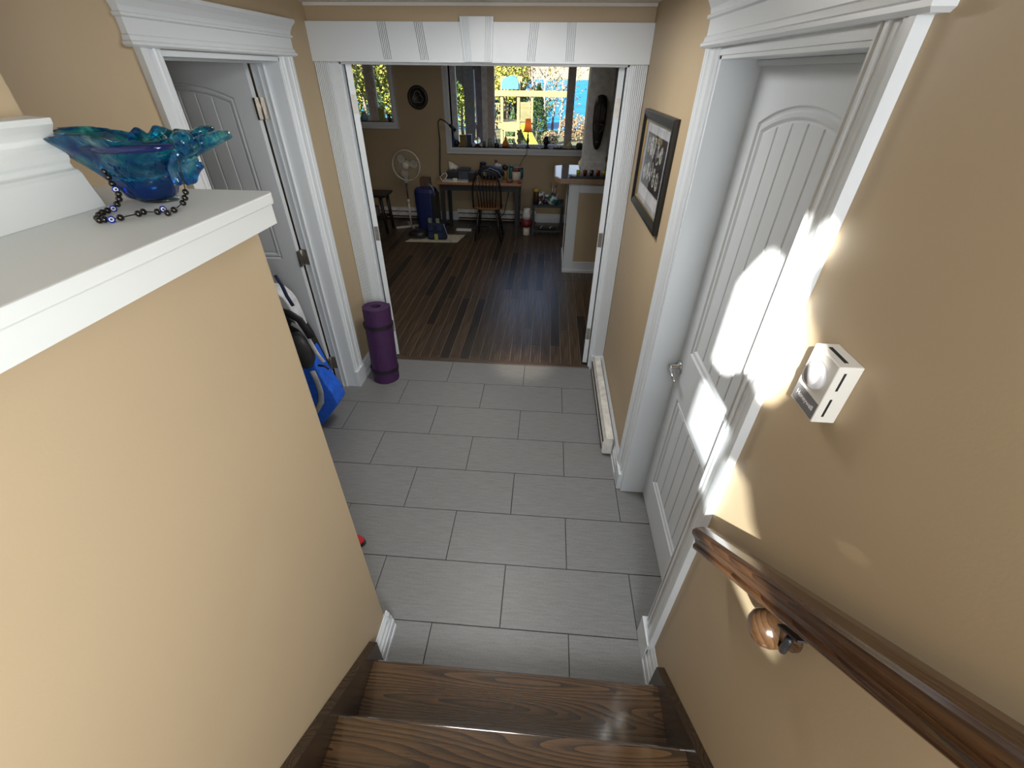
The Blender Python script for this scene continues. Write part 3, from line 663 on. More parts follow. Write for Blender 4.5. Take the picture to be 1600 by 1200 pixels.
for nm, args in dict(round=(2600, 1.5, 0.085, (1.6, 5.0), rr), tall=(1800, 0.95, 0.075, (1.2, 5.6), rr), sparse=(700, 1.5, 0.06, (1.0, 5.5), rr), spruce=(2600, 1.15, 0.11, (0.2, 4.6), rr, True), bush=(1300, 0.9, 0.065, (0.0, 1.7), rr)).items():
    for lm in ('leaf_yellow', 'leaf_lime', 'leaf_green', 'leaf_rust'):
        if lm != 'leaf_yellow':
            me = fol[(nm, 'leaf_yellow')].copy(); me.materials.clear(); me.materials.append(M[lm]); fol[(nm, lm)] = me
        else: fol[(nm, lm)] = foliage(*args).mesh('foliage', lm)
def trunk(h, bark, seed, branches=7):
    r2 = random.Random(seed); mb = MB(); pts = [(0.08*math.sin(i*1.3+seed), 0.06*math.cos(i*1.7+seed), h*i/6) for i in range(7)]
    mb.tube(pts, [0.085*(1-0.13*i) for i in range(7)], 7)
    for b in range(branches):
        z = h*r2.uniform(0.3, 0.9); a = r2.uniform(0, 2*PI); l = r2.uniform(0.7, 1.5)
        mb.tube([(0, 0, z), (l*0.5*math.cos(a), l*0.5*math.sin(a), z+l*0.45), (l*math.cos(a), l*math.sin(a), z+l*1.1)], [0.03, 0.02, 0.008], 5)
    return mb.mesh('trunk', bark)
trunks = {('bark', s): trunk(5.0, 'bark', s, 12) for s in (1, 2, 3)}; trunks.update({('bark2', s): trunk(4.6, 'bark2', s) for s in (1, 2)})
def tree(d, Y, kind, lm, bark, lab, s=1.0, name='tree', cat='tree', notrunk=False):
    x = CAM.x+d*(Y-CAM.y); z = gz(x, Y)-0.05
    t = thing(name, (x, Y, z), lab, cat, {'tree': 'trees beyond the windows', 'bush': 'shrubs beyond the windows'}[cat]); t.scale = (s, s, s); t.rotation_euler = (0, 0, random.uniform(0, 6))
    o = bpy.data.objects.new('foliage', fol[(kind, lm)]); COL.objects.link(o); o.parent = t; o['kind'] = 'stuff'
    if not notrunk:
        key = (bark, random.choice((1, 2))); o = bpy.data.objects.new('trunk', trunks[key]); COL.objects.link(o); o.parent = t
    return t
tree(-0.125, 33, 'round', 'leaf_yellow', 'bark2', 'yellow-leaved tree seen above the top left of the playset', 1.35)
tree(-0.085, 43, 'round', 'leaf_lime', 'bark2', 'yellow-green tree directly behind the blue playset canopy', 1.35)
tree(-0.040, 39, 'sparse', 'leaf_rust', 'bark', 'thin rust-leaved birch right of the blue canopy', 1.35)
tree(-0.012, 33.5, 'sparse', 'leaf_rust', 'bark', 'bare pale birch left of the lake', 1.3)
tree(0.020, 38, 'sparse', 'leaf_rust', 'bark', 'bare pale birch standing nearest the window mullion', 1.3)
tree(-0.192, 25, 'tall', 'leaf_lime', 'bark2', 'lime-green tree just left of the porch post', 1.25)
tree(-0.158, 40, 'round', 'leaf_green', 'bark2', 'dark green tree far back behind the porch slit', 1.3)
tree(0.006, 41, 'sparse', 'leaf_lime', 'bark', 'thin lime-leaved birch beside the lake', 1.35)
tree(-0.060, 44.5, 'tall', 'leaf_rust', 'bark2', 'tall rust-brown tree farthest back behind the beam', 1.5)
tree(-0.105, 46, 'bush', 'leaf_green', 'bark2', 'dark thicket at the lake edge behind the playset left side', 2.2, 'bush', 'bush', True)
tree(-0.068, 45.5, 'bush', 'leaf_rust', 'bark2', 'brown thicket at the lake edge behind the playset ladder', 2.1, 'bush', 'bush', True)
tree(-0.030, 46, 'bush', 'leaf_green', 'bark2', 'green thicket at the lake edge right of the playset', 2.0, 'bush', 'bush', True)
tree(-0.150, 45, 'bush', 'leaf_lime', 'bark2', 'lime thicket at the lake edge behind the porch slit', 2.3, 'bush', 'bush', True)
tree(-0.195, 45, 'bush', 'leaf_green', 'bark2', 'green thicket at the lake edge in the narrow left pane', 2.4, 'bush', 'bush', True)
tree(-0.203, 13, 'bush', 'leaf_lime', 'bark2', 'lime shrub close to the house in the narrow left pane', 0.62, 'bush', 'bush', True)
tree(-0.025, 26, 'spruce', 'leaf_green', 'bark2', 'dark green spruce right of the playset', 0.66)
tree(-0.055, 30, 'spruce', 'leaf_green', 'bark2', 'dark green spruce seen through the playset frame', 0.62)
tree(-0.075, 24, 'spruce', 'leaf_green', 'bark2', 'small spruce behind the playset ladder', 0.40)
tree(0.000, 24, 'bush', 'leaf_rust', 'bark2', 'small yellow-brown bush before the lake', 0.55, 'bush', 'bush', True)
tree(-0.015, 20, 'bush', 'leaf_yellow', 'bark2', 'yellow bush right of the spruce', 0.45, 'bush', 'bush', True)
tree(0.045, 30, 'bush', 'leaf_rust', 'bark2', 'brown shrub on the lake bank behind the statue', 1.05, 'bush', 'bush', True)
tree(0.075, 32, 'bush', 'leaf_rust', 'bark2', 'brown shrub on the lake bank at the narrow right pane', 0.85, 'bush', 'bush', True)
tree(-0.14, 14, 'bush', 'leaf_rust', 'bark2', 'rusty bush under the left end of the playset', 0.8, 'bush', 'bush', True)
for i, (d, Y, k, lm, s) in enumerate([(-0.235, 16, 'tall', 'leaf_lime', 0.9), (-0.212, 21, 'tall', 'leaf_green', 1.0), (-0.345, 12, 'round', 'leaf_yellow', 0.8), (-0.318, 15, 'round', 'leaf_lime', 0.9), (-0.375, 11, 'tall', 'leaf_green', 0.8), (-0.30, 20, 'round', 'leaf_rust', 1.1), (-0.40, 18, 'round', 'leaf_yellow', 1.2), (-0.175, 26, 'round', 'leaf_lime', 1.2)]):
    labs = ['lime-green tree seen through the narrow left pane of the wide window', 'green tree at the left edge of the wide window', 'bright yellow tree in the left window', 'yellow-green tree in the left window behind the jar', 'green tree at the left edge of the left window', 'rust-coloured tree farther back in the left window', 'large yellow tree far back in the left window', 'yellow-green tree behind the dark porch post']
    tree(d, Y, k, lm, 'bark2', labs[i], s)
# playset
Mw = P('pine_timber', (0.130, 0.103, 0.038), 0.6, s=(4, 4, 20)); 
PY = 18.5; PD = PY-CAM.y
X = lambda d: CAM.x+d*PD
Z = lambda s: CAM.z+s*PD
ps = thing('playset', (X(-0.08), PY, gz(X(-0.08), PY)), 'pine wooden playset with a blue canopy, ladder and swing beam in the yard', 'playset')
gzz = gz(X(-0.08), PY)-0.02
def bm_(x0, x1, y0, y1, z0, z1, name, m=Mw): MB().box(x0, x1, y0, y1, z0, z1).build(name, m, ps)
for d in (-0.0965, -0.064):
    for yy in (0, 1.3): bm_(X(d)-0.06, X(d)+0.06, PY+yy, PY+yy+0.11, gzz, Z(-0.006), 'post')
bm_(X(-0.0375)-0.05, X(-0.0375)+0.05, PY, PY+0.1, gzz, Z(-0.030), 'post'); bm_(X(-0.14)-0.05, X(-0.14)+0.05, PY, PY+0.1, gzz, Z(-0.030), 'post')
bm_(X(-0.15), X(0.034), PY-0.05, PY+0.05, Z(-0.0375), Z(-0.028), 'swing_beam')
bm_(X(-0.15), X(-0.045), PY-0.03, PY+0.05, Z(-0.092), Z(-0.082), 'deck_beam'); bm_(X(-0.14), X(-0.035), PY, PY+1.4, Z(-0.084), Z(-0.081), 'deck')
bm_(X(-0.0965), X(-0.060), PY-0.06, PY-0.02, Z(-0.094), Z(-0.080), 'board')
for (a, b, s0, s1, n) in ((-0.118, -0.100, -0.062, -0.050, 4), (-0.118, -0.100, -0.080, -0.069, 4), (-0.060, -0.040, -0.078, -0.048, 8)):
    bm_(X(a), X(b), PY-0.02, PY+0.02, Z(s1)-0.03, Z(s1)+0.03, 'rail'); bm_(X(a), X(b), PY-0.02, PY+0.02, Z(s0)-0.03, Z(s0)+0.03, 'rail')
    for i in range(n):
        xx = X(a)+(X(b)-X(a))*(i+0.5)/n; bm_(xx-0.02, xx+0.02, PY-0.04, PY-0.02, Z(s0), Z(s1), 'slat')
# ladder
for d in (-0.090, -0.067): bm_(X(d)-0.035, X(d)+0.035, PY-0.25, PY-0.18, gzz, Z(-0.090), 'ladder_rail')
for i in range(6):
    z = gzz+0.25+0.26*i
    if z < Z(-0.092): bm_(X(-0.090), X(-0.067), PY-0.24, PY-0.19, z-0.035, z+0.035, 'rung')
mb = MB(); pts = [(X(-0.0965), Z(-0.026)), (X(-0.0965), Z(-0.016)), (X(-0.092), Z(-0.009)), (X(-0.080), Z(-0.005)), (X(-0.068), Z(-0.009)), (X(-0.064), Z(-0.016)), (X(-0.064), Z(-0.026))]
mb.prism(pts, PY-0.08, PY+1.4, XY); mb.build('canopy', P('blue_canvas', (0.022, 0.132, 0.253), 0.7), ps)
mb = MB(); mb.tube([(X(-0.050), PY-0.2, Z(-0.085)), (X(-0.040), PY-0.8, Z(-0.100)), (X(-0.020), PY-1.6, Z(-0.125)), (X(-0.012), PY-2.0, Z(-0.135))], 0.22, 10, flat=0.35); part(mb.build('slide', P('yellow_slide', (0.264, 0.209, 0.0165), 0.35), ps), 'yellow plastic slide')
# porch: post with brace, soffit beam
por = thing('porch', (-1.6, 6.6, 0), 'dark grey porch post with brace and soffit outside the left panes', 'porch')
PG = P('porch_grey', (0.10, 0.09, 0.085), 0.7)
XP = lambda px, Y: unproj(px, 170, 1, Y).x
QY = 6.6
MB().box(XP(727, QY), XP(741, QY), QY-0.08, QY+0.08, -0.6, 2.9).build('post', PG, por)
mb = MB(); x0 = XP(727, QY); mb.prism([(x0, 1.78), (x0, 2.2), (x0-0.30, 2.2), (x0-0.30, 2.08)], QY-0.05, QY+0.05, XY); mb.prism([(XP(741, QY), 1.95), (XP(741, QY), 2.2), (XP(741, QY)+0.3, 2.75), (XP(741, QY)+0.55, 2.75)], QY-0.05, QY+0.05, XY); mb.build('brace', PG, por)
MB().box(-6, XP(772, QY), QY-0.1, QY+0.1, 2.12, 2.9).build('beam', PG, por); MB().box(-6, XP(770, QY)+0.1, 4.6, QY+0.4, 2.9, 3.0).build('soffit', P('soffit_grey', (0.09, 0.085, 0.08), 0.8), por)
MB().box(XP(741, QY)+0.01, XP(766, QY), QY+0.1, QY+0.16, -0.6, 2.5).build('screen_panel', P('mauve_siding', (0.17, 0.13, 0.13), 0.8), por)
mb = MB(); mb.tube([(XP(742, QY-0.2), QY-0.2, 2.05), (XP(744, QY-0.2), QY-0.2, 1.2)], 0.012, 6); mb.build('post_wrap', P('rope_white', (0.4675, 0.4675, 0.4675), 0.6), por)
mb = MB(); mb.tube([(XP(754.5, QY-0.2), QY-0.2, 2.05), (XP(756.5, QY-0.2), QY-0.2, 0.9)], 0.012, 6); mb.build('post_wrap', P('rope_white', (0.4675, 0.4675, 0.4675), 0.6), por)
PORCHY = QY

# ================================================================ HALL OBJECTS
# ---- handrail
hr = thing('handrail', (0.62, -2.6, 1.2), 'dark oak handrail running down the right stair wall', 'handrail')
RD = Vector((0, -1, 0.84)).normalized(); RUp = Vector((0, 0.84, 1)).normalized(); RX = Vector((1, 0, 0))
prof = [(-0.022, -0.060), (0.022, -0.060), (0.028, -0.054), (0.028, -0.046), (0.022, -0.040), (0.024, -0.028), (0.031, -0.016), (0.030, -0.006), (0.020, 0.0), (0.0, 0.003), (-0.020, 0.0), (-0.030, -0.006), (-0.031, -0.016), (-0.024, -0.028), (-0.022, -0.040), (-0.028, -0.046), (-0.028, -0.054)]
P0 = Vector((0.629, -2.318, 1.018))
# local mesh, long axis = x
mb = MB(); mb.prism(prof, 0, 1.75, lambda p, q, t: (t, p, q))
o = mb.build('rail', 'rail', hr, bevel=0.002)
o.matrix_parent_inverse = Matrix()
Mx = Matrix(((RD.x, RX.x, RUp.x, 0), (RD.y, RX.y, RUp.y, 0), (RD.z, RX.z, RUp.z, 0), (0, 0, 0, 1)))
o.matrix_basis = Matrix.Translation(P0-hr.location) @ Mx
for p in o.data.polygons: pass
# wall rosettes
for k, (yy, zz) in enumerate(((-2.625, 1.118), (-3.55, 1.895))):
    mb = MB(); mb.lathe([(0.0, -0.080), (0.012, -0.079), (0.025, -0.074), (0.034, -0.064), (0.038, -0.050), (0.037, -0.036), (0.034, -0.024), (0.036, -0.012), (0.040, -0.008), (0.040, 0.0)], (XR, yy, zz), 28, 'x')
    o = mb.build('wall_rosette', 'knob_oak', hr)
    mb = MB(); mb.tube([(XR-0.030, yy-0.03, zz+0.0), (XR-0.045, yy-0.05, zz+0.02), (XR-0.061, yy-0.06, zz+0.085)], 0.007, 8); mb.obox((XR-0.061, yy-0.06, zz+0.106), (0.012, 0, 0), RD*0.03, RUp*0.002)
    mb.build('bracket', 'black', hr)
# ---- thermostat
ts = thing('thermostat', (XR, -2.41, 1.57), 'white box wall thermostat with a round dial beside the white door', 'thermostat')
tx0, ty0, ty1, tz0, tz1 = XR-0.040, -2.452, -2.372, 1.512, 1.630
MB().box(tx0, XR, ty0, ty1, tz0, tz1).build('housing', 'plastic_white', ts, bevel=0.002)
mb = MB(); mb.lathe([(0.026, 0.0), (0.026, -0.006), (0.023, -0.008), (0.0, -0.008)], (tx0, -2.412, 1.588), 32, 'x'); d = mb.build('dial', P('dial_white', (0.50, 0.50, 0.52), 0.35), ts)
mb = MB(); mb.lathe([(0.019, 0.0), (0.0185, -0.004), (0.0, -0.004)], (tx0-0.008, -2.412, 1.588), 28, 'x'); mb.build('dial_face', P('dial_grey', (0.38, 0.38, 0.40), 0.35), d)
MB().box(tx0-0.0006, tx0, ty0+0.003, ty1-0.003, tz0+0.003, tz0+0.037).build('label_plate', P('label_grey', (0.17, 0.17, 0.18), 0.5), ts)
mb = MB(); mb.box(tx0+0.012, tx0+0.016, ty0-0.0004, ty0+0.001, tz0+0.070, tz1-0.012); mb.box(tx0+0.012, tx0+0.016, ty0-0.0004, ty0+0.001, tz0+0.014, tz0+0.052); mb.box(tx0+0.014, tx0+0.021, ty0+0.014, ty1-0.014, tz1-0.001, tz1+0.0004)
mb.build('vent_slot', 'slot', ts)
def text(body, size, loc, rot, m, parent, name='lettering', ext=0.0002, align='CENTER'):
    cu = bpy.data.curves.new(name, 'FONT'); cu.body = body; cu.size = size; cu.extrude = ext; cu.align_x = align; cu.align_y = 'CENTER'
    tmp = bpy.data.objects.new(name, cu); COL.objects.link(tmp); dg = bpy.context.evaluated_depsgraph_get(); me = bpy.data.meshes.new_from_object(tmp.evaluated_get(dg)); bpy.data.objects.remove(tmp)
    me.materials.clear(); me.materials.append(M[m] if isinstance(m, str) else m); me.transform(Matrix.Translation(loc) @ rot)
    o = bpy.data.objects.new(name, me); COL.objects.link(o); o.parent = parent; o.matrix_parent_inverse = PINV.get(parent.name, Matrix()); return o
# text facing -x : local x -> -y, local y -> z
rotm = Matrix(((0, 0, -1, 0), (-1, 0, 0, 0), (0, 1, 0, 0), (0, 0, 0, 1)))
text('Honeywell', 0.0135, Vector((tx0-0.0007, -2.412, tz0+0.021)), rotm, P('letter_white', (0.75, 0.75, 0.75), 0.5), ts)
# ---- framed picture on right wall
pc = thing('framed_picture', (XR, -0.61, 1.63), 'black framed picture of pale scrolls on the right hall wall', 'picture')
py0, py1, pz0, pz1 = -0.965, -0.262, 1.392, 1.866
def ring(y0, y1, z0, z1, prof, name, m, par):
    loops = [[(XR-d, y0+a, z0+a), (XR-d, y1-a, z0+a), (XR-d, y1-a, z1-a), (XR-d, y0+a, z1-a)] for a, d in prof]
    return loft(loops).build(name, m, par)
ring(py0, py1, pz0, pz1, [(0, 0), (0, 0.022), (0.006, 0.027), (0.018, 0.027), (0.040, 0.017), (0.044, 0.018), (0.047, 0.010)], 'frame', P('frame_black', (0.010, 0.009, 0.009), 0.38), pc)
ring(py0+0.045, py1-0.045, pz0+0.045, pz1-0.045, [(0, 0.006), (0, 0.015), (0.005, 0.015), (0.007, 0.008)], 'gilt_liner', 'brass', pc)
MB().box(XR-0.007, XR-0.002, py0+0.05, py1-0.05, pz0+0.05, pz1-0.05).build('mat_board', P('mat_grey', (0.42, 0.42, 0.44), 0.6), pc)
MB().box(XR-0.0085, XR-0.0072, py0+0.115, py1-0.125, pz0+0.135, pz1-0.095).build('print', P('print_black', (0.02, 0.018, 0.018), 0.5), pc)
rp = random.Random(9)
for row in range(2):
    zc = pz0+0.205+row*0.115
    for cidx in range(5):
        yc = py1-0.185-cidx*0.082; mb = MB()
        for q in range(4):
            a0 = rp.uniform(0, 6); R = rp.uniform(0.020, 0.036); n = 13; oy = rp.uniform(-0.008, 0.008); oz = rp.uniform(-0.02, 0.02)
            for i in range(n-2):
                a = a0+i*0.42; b = a+0.42; r1 = R*(1-i*0.055); r2_ = R*(1-(i+1)*0.055); w = 0.0032
                p = [(yc+oy+r1*math.cos(a), zc+oz+r1*1.3*math.sin(a)), (yc+oy+r2_*math.cos(b), zc+oz+r2_*1.3*math.sin(b))]
                d0 = Vector((p[1][0]-p[0][0], p[1][1]-p[0][1])); d0 = Vector((-d0.y, d0.x)).normalized(); d0 = Vector((d0.x*2.0, d0.y))*w
                mb.add([(XR-0.0092, p[0][0]-d0.x, p[0][1]-d0.y), (XR-0.0092, p[1][0]-d0.x, p[1][1]-d0.y), (XR-0.0092, p[1][0]+d0.x, p[1][1]+d0.y), (XR-0.0092, p[0][0]+d0.x, p[0][1]+d0.y)], [(0, 1, 2, 3)])
        mb.build('scroll', P('print_white', (0.60, 0.59, 0.56), 0.5), pc)
MB().box(XR-0.0085, XR-0.0072, py0+0.10, py1-0.11, pz0+0.075, pz0+0.125).build('caption_strip', P('caption_grey', (0.60, 0.60, 0.61), 0.5), pc)
MB().box(XR-0.0105, XR-0.0095, py0+0.056, py1-0.056, pz0+0.056, pz1-0.056).build('glass', glassy('picture_glass', (0.98, 0.98, 0.98), 0.0, 1.18), pc)
# ---- yoga mat
ym = thing('yoga_mat', (-1.055, -0.285, 0), 'rolled purple yoga mat with two black straps standing by the double doorway', 'yoga mat')
MAT = P('purple_foam', (0.050, 0.013, 0.070), 0.65, s=(60, 60, 60), bs=0.15)
A = Vector((-1.060, -0.290, 0.0)); B = Vector((-1.052, -0.255, 0.615)); ax = (B-A).normalized(); e1 = ax.orthogonal().normalized(); e2 = ax.cross(e1)
mb = MB(); pts = []; turns = 5; nseg = 150
r0, r1 = 0.034, 0.099
sp_ = []
for i in range(nseg+1):
    t = i/nseg; r = r0+(r1-r0)*t; a = turns*2*PI*t; sp_.append((r, a))
# thick spiral sheet
inner = [A+e1*(r-0.0055)*math.cos(a)+e2*(r-0.0055)*math.sin(a) for r, a in sp_]; outer = [A+e1*(r+0.0055)*math.cos(a)+e2*(r+0.0055)*math.sin(a) for r, a in sp_]
Lh = (B-A); vs = inner+outer+[p+Lh for p in inner]+[p+Lh for p in outer]; k = nseg+1; fs = []
for i in range(nseg):
    fs += [(i, i+1, k+i+1, k+i), (2*k+i, 3*k+i, 3*k+i+1, 2*k+i+1), (i, 2*k+i, 2*k+i+1, i+1), (k+i, k+i+1, 3*k+i+1, 3*k+i)]
fs += [(0, k, 3*k, 2*k), (nseg, 2*k+nseg, 3*k+nseg, k+nseg)]
mb.add(vs, fs, False); mb.build('rolled_mat', MAT, ym)
for h in (0.10, 0.475):
    mb = MB(); n = 36; vs = []; c = A+ax*h*1.0
    for rr_, dz in ((0.1045, -0.012), (0.1085, -0.012), (0.1085, 0.012), (0.1045, 0.012)):
        vs.append([c+e1*rr_*math.cos(2*PI*i/n)+e2*rr_*math.sin(2*PI*i/n)+ax*dz for i in range(n)])
    loft(vs+[vs[0]]).build('strap', P('strap_black', (0.010, 0.008, 0.012), 0.6), ym)
# ---- bag in the left doorway
bg_ = thing('bag', (-1.38, -0.88, 0), 'blue and black bag with grey straps leaning by the open left door', 'bag')
BL = P('bag_blue', (0.02, 0.13, 0.72), 0.5, s=(30, 30, 30)); BK = P('bag_black', (0.015, 0.016, 0.018), 0.6); BG = P('bag_grey', (0.36, 0.38, 0.40), 0.6); BW = P('bag_pale', (0.62, 0.63, 0.66), 0.6)
def slab(pts, y0, y1, name, m, par, bev=0.01):
    mb = MB(); mb.prism(pts, y0, y1, XY); return mb.build(name, m, par, bevel=bev, seg=3, angle=30)
lean = 0.0
def bagpt(px, py, Y=-0.84): p = unproj(px, py, 1, Y); return (p.x, p.z)
body = [bagpt(*q) for q in [(515, 672), (512, 655), (524, 637), (537, 619), (528, 600), (518, 588), (507, 568), (495, 580), (486, 600)]]
body = [(-1.62, 0.0), (-1.36, 0.0)]+[bagpt(*q) for q in [(512, 652), (524, 637), (537, 619), (529, 602), (519, 589), (509, 572), (497, 548), (486, 530)]]+[(-1.66, 0.70)]
slab(body, -0.93, -0.80, 'lower_body', BL, bg_, 0.012)
up = [bagpt(*q) for q in [(510, 575), (498, 552), (484, 524), (474, 508), (462, 490), (453, 486)]]+[(-1.66, 0.88), (-1.66, 0.45)]
slab(up, -0.90, -0.78, 'upper_body', BK, bg_, 0.012)
tp = [bagpt(*q) for q in [(476, 512), (468, 492), (458, 470), (450, 460), (440, 452), (434, 448)]]+[(-1.62, 1.02), (-1.62, 0.72)]
slab(tp, -0.89, -0.79, 'top_flap', BW, bg_, 0.010)
W3 = lambda px, py, Y=-0.94: tuple(unproj(px, py, 1, Y))
def ribbon(pix, r, name, m, Y=-0.94, flat=0.35):
    mb = MB(); mb.tube([W3(a, b, Y) for a, b in pix], r, 8, flat=flat, up=(0, -1, 0)); return mb.build(name, m, bg_)
ribbon([(440, 487), (455, 492), (468, 500), (478, 515), (486, 528)], 0.026, 'strap', BK)
ribbon([(455, 506), (467, 512), (478, 522), (488, 540), (495, 552), (506, 566)], 0.014, 'piping', BW)
ribbon([(488, 580), (495, 595), (501, 612), (502, 628), (494, 642), (488, 648)], 0.020, 'strap', BG)
ribbon([(497, 571), (507, 572), (514, 577)], 0.008, 'strap', BK)
ribbon([(430, 430), (440, 445), (448, 462), (458, 478)], 0.012, 'strap', P('bag_navy', (0.03, 0.04, 0.09), 0.6))
mb = MB(); c = unproj(470, 548, 1, -0.93); mb.ball(c, 0.085, 0.05, 0.13); mb.build('mesh_pocket', P('mesh_black', (0.03, 0.03, 0.032), 0.4), bg_)
# ---- little red toe of a slipper peeking past the half wall
sh = thing('slipper', (-0.78, -1.80, 0), 'small red slipper showing past the edge of the half wall', 'slipper')
mb = MB(); mb.ball((-0.79, -1.79, 0.022), 0.095, 0.04, 0.022); mb.build('upper', P('red_felt', (0.45, 0.02, 0.03), 0.8), sh); mb = MB(); mb.ball((-0.79, -1.79, 0.006), 0.10, 0.042, 0.006); mb.build('sole', 'black', sh)

# ---- blown glass bowl on the cap
CZ = 1.812
bw = thing('glass_bowl', (-0.555, -2.262, CZ), 'blue blown glass bowl with pulled wings standing on the white cap', 'bowl')
BY = -2.262
G3 = lambda px, py, Y=BY: unproj(px, py, 1, Y)
def blob(mb_list, name, m, par, vox=0.0032, sm=6):
    mb = MB()
    for q in mb_list: mb.add(q.v, q.f, True)
    o = mb.build(name, m, par); rm = o.modifiers.new('remesh', 'REMESH'); rm.mode = 'VOXEL'; rm.voxel_size = vox; rm.use_smooth_shade = True
    s = o.modifiers.new('smooth', 'SMOOTH'); s.iterations = sm; s.factor = 0.5; return o
cx = G3(228, 300).x
# bowl body : hollow, elongated along x
def bowlbody():
    mb = MB(); seg = 40; outer = [(0.034, 0.004), (0.047, 0.010), (0.057, 0.030), (0.065, 0.055), (0.076, 0.080), (0.090, 0.100), (0.096, 0.110)]; inner = [(0.086, 0.110), (0.076, 0.094), (0.064, 0.074), (0.050, 0.058), (0.030, 0.048), (0.001, 0.046)]
    rows = [(0.001, 0.004)]+outer+inner; vs = []; n = len(rows)
    for i in range(seg):
        a = 2*PI*i/seg
        for r, z in rows:
            k = max(0, (z-0.03)/0.08); wav = 1+0.10*k*math.sin(5*a+0.8)+0.05*k*math.sin(9*a)
            sx = 0.95+0.30*k+(0.12*k if math.cos(a) < 0 else 0.0); sy = 0.78+0.08*k
            vs.append((cx+0.012+r*math.cos(a)*sx*wav-0.018*k, BY+r*math.sin(a)*sy*wav, CZ+z+0.006*k*math.sin(3*a)))
    fs = [(i*n+k, ((i+1) % seg)*n+k, ((i+1) % seg)*n+k+1, i*n+k+1) for i in range(seg) for k in range(n-1)]
    mb.add(vs, fs, True); mb.add([vs[i*n] for i in range(seg)], [tuple(range(seg))]); mb.add([vs[i*n+n-1] for i in range(seg)], [tuple(range(seg))]); return mb
T = lambda pix, rs, flat=1.0, Y=BY: MB().tube([G3(a, b, Y) for a, b in pix], rs, 12, flat=flat)
parts = [bowlbody(),
         T([(150, 238), (128, 226), (106, 216), (86, 209)], [0.026, 0.020, 0.013, 0.005], 0.6),
         T([(140, 240), (160, 262), (185, 280), (205, 300)], [0.010, 0.012, 0.012, 0.008]),
         T([(285, 238), (312, 226), (338, 215), (360, 210)], [0.014, 0.014, 0.011, 0.007]),
         T([(278, 235), (300, 215), (318, 204), (332, 200)], [0.012, 0.018, 0.016, 0.008], 0.55, BY+0.03),
         T([(212, 226), (211, 212), (216, 205), (224, 210), (232, 216), (240, 211), (246, 204), (256, 207), (264, 220), (268, 230)], [0.010, 0.010, 0.009, 0.007, 0.006, 0.008, 0.011, 0.011, 0.011, 0.010], 1.0, BY+0.055),
         T([(280, 240), (270, 262), (276, 280), (284, 290)], [0.010, 0.009, 0.009, 0.006], 1, BY-0.04),
         T([(284, 270), (300, 262), (314, 256)], [0.012, 0.014, 0.008], 1, BY),
         T([(288, 282), (300, 278), (306, 268)], [0.010, 0.011, 0.006], 1, BY),
         MB().ball(G3(288, 224, BY-0.03), 0.021, 0.02, 0.020)]
blob(parts, 'glass_body', 'blueglass', bw)
# thin clear wing sheet (triangular) at the left back
a_, b_, c_, d_ = G3(100, 212, BY+0.02), G3(163, 206, BY+0.05), G3(208, 231, BY+0.05), G3(150, 234, BY+0.0)
mb = MB(); off = Vector((0, 0.006, 0.003)); mb.add([a_, b_, c_, d_, a_+off, b_+off, c_+off, d_+off], [(0, 1, 2, 3), (7, 6, 5, 4), (0, 4, 5, 1), (1, 5, 6, 2), (2, 6, 7, 3), (3, 7, 4, 0)]); mb.build('wing_sheet', glassy('pale_blue_sheet', (0.50, 0.74, 0.80)), bw, bevel=0.001)
mb = MB(); mb.lathe([(0.001, 0.006), (0.032, 0.007), (0.042, 0.018), (0.046, 0.032), (0.040, 0.042), (0.001, 0.043)], (cx+0.012, BY, CZ), 30, sy=0.76, sx=0.95); mb.build('deep_blue_core', 'deepglass', bw)
mb = MB(); mb.lathe([(0.001, 0.0), (0.034, 0.0), (0.040, 0.003), (0.034, 0.007), (0.001, 0.008)], (cx+0.022, BY, CZ), 24, sy=0.7); mb.build('foot', glassy('clear_foot', (0.85, 0.93, 0.95)), bw)
mb = MB(); mb.tube([G3(128, 231, BY-0.060), G3(160, 233, BY-0.066), G3(200, 234, BY-0.076), G3(240, 232, BY-0.072), G3(272, 228, BY-0.055)], [0.004, 0.007, 0.0065, 0.006, 0.004], 10); mb.build('dark_rim', P('navy_glass', (0.004, 0.012, 0.07), 0.04), bw)
# ---- bead strand
bs_ = thing('bead_strand', (-0.60, -2.32, CZ), 'strand of dark metallic beads with blue eye beads draped from the glass bowl', 'beads')
def onCap(px, py, h=0.005): 
    p = unproj(px, py, 2, CZ+h); return p
anchorL = G3(162, 262, BY-0.05); 
path = []
hang = [(163, 268), (169, 277), (175, 287), (181, 296), (185, 303), (186, 311), (183, 319)]
dep = [BY-0.05-0.004*i for i in range(7)]
for (px, py), Y in zip(hang, dep): path.append((G3(px, py, Y), 'n'))
capb = [(177, 326, 'e'), (168, 329, 'n'), (160, 332, 'n'), (155, 336, 'n'), (152, 341, 'n'), (155, 344, 'n'), (163, 343, 'n'), (174, 343, 'e'), (188, 340, 'n')]
for px, py, k in capb: path.append((onCap(px, py), k))
path[3] = (path[3][0], 'e')
tail = [(216, 334, 'n'), (224, 331, 'n'), (246, 331, 'n'), (255, 327, 'e'), (262, 333, 'n'), (272, 328, 'n')]
for px, py, k in tail: path.append((onCap(px, py), k))
for px, py, k in [(286, 317, 'n'), (289, 309, 'n'), (290, 300, 'n')]: path.append((G3(px, py, BY-0.045), k))
BEAD = P('hematite', (0.06, 0.055, 0.05), 0.18, 0.9); EB = P('eye_blue', (0.01, 0.03, 0.35), 0.1); EWh = P('eye_white', (0.75, 0.80, 0.85), 0.2)
bead_me = MB().ball((0, 0, 0), 0.0052, seg=12, rings=8).mesh('bead', BEAD); eye_me = MB().ball((0, 0, 0), 0.0056, seg=12, rings=8).mesh('eye_bead', EB)
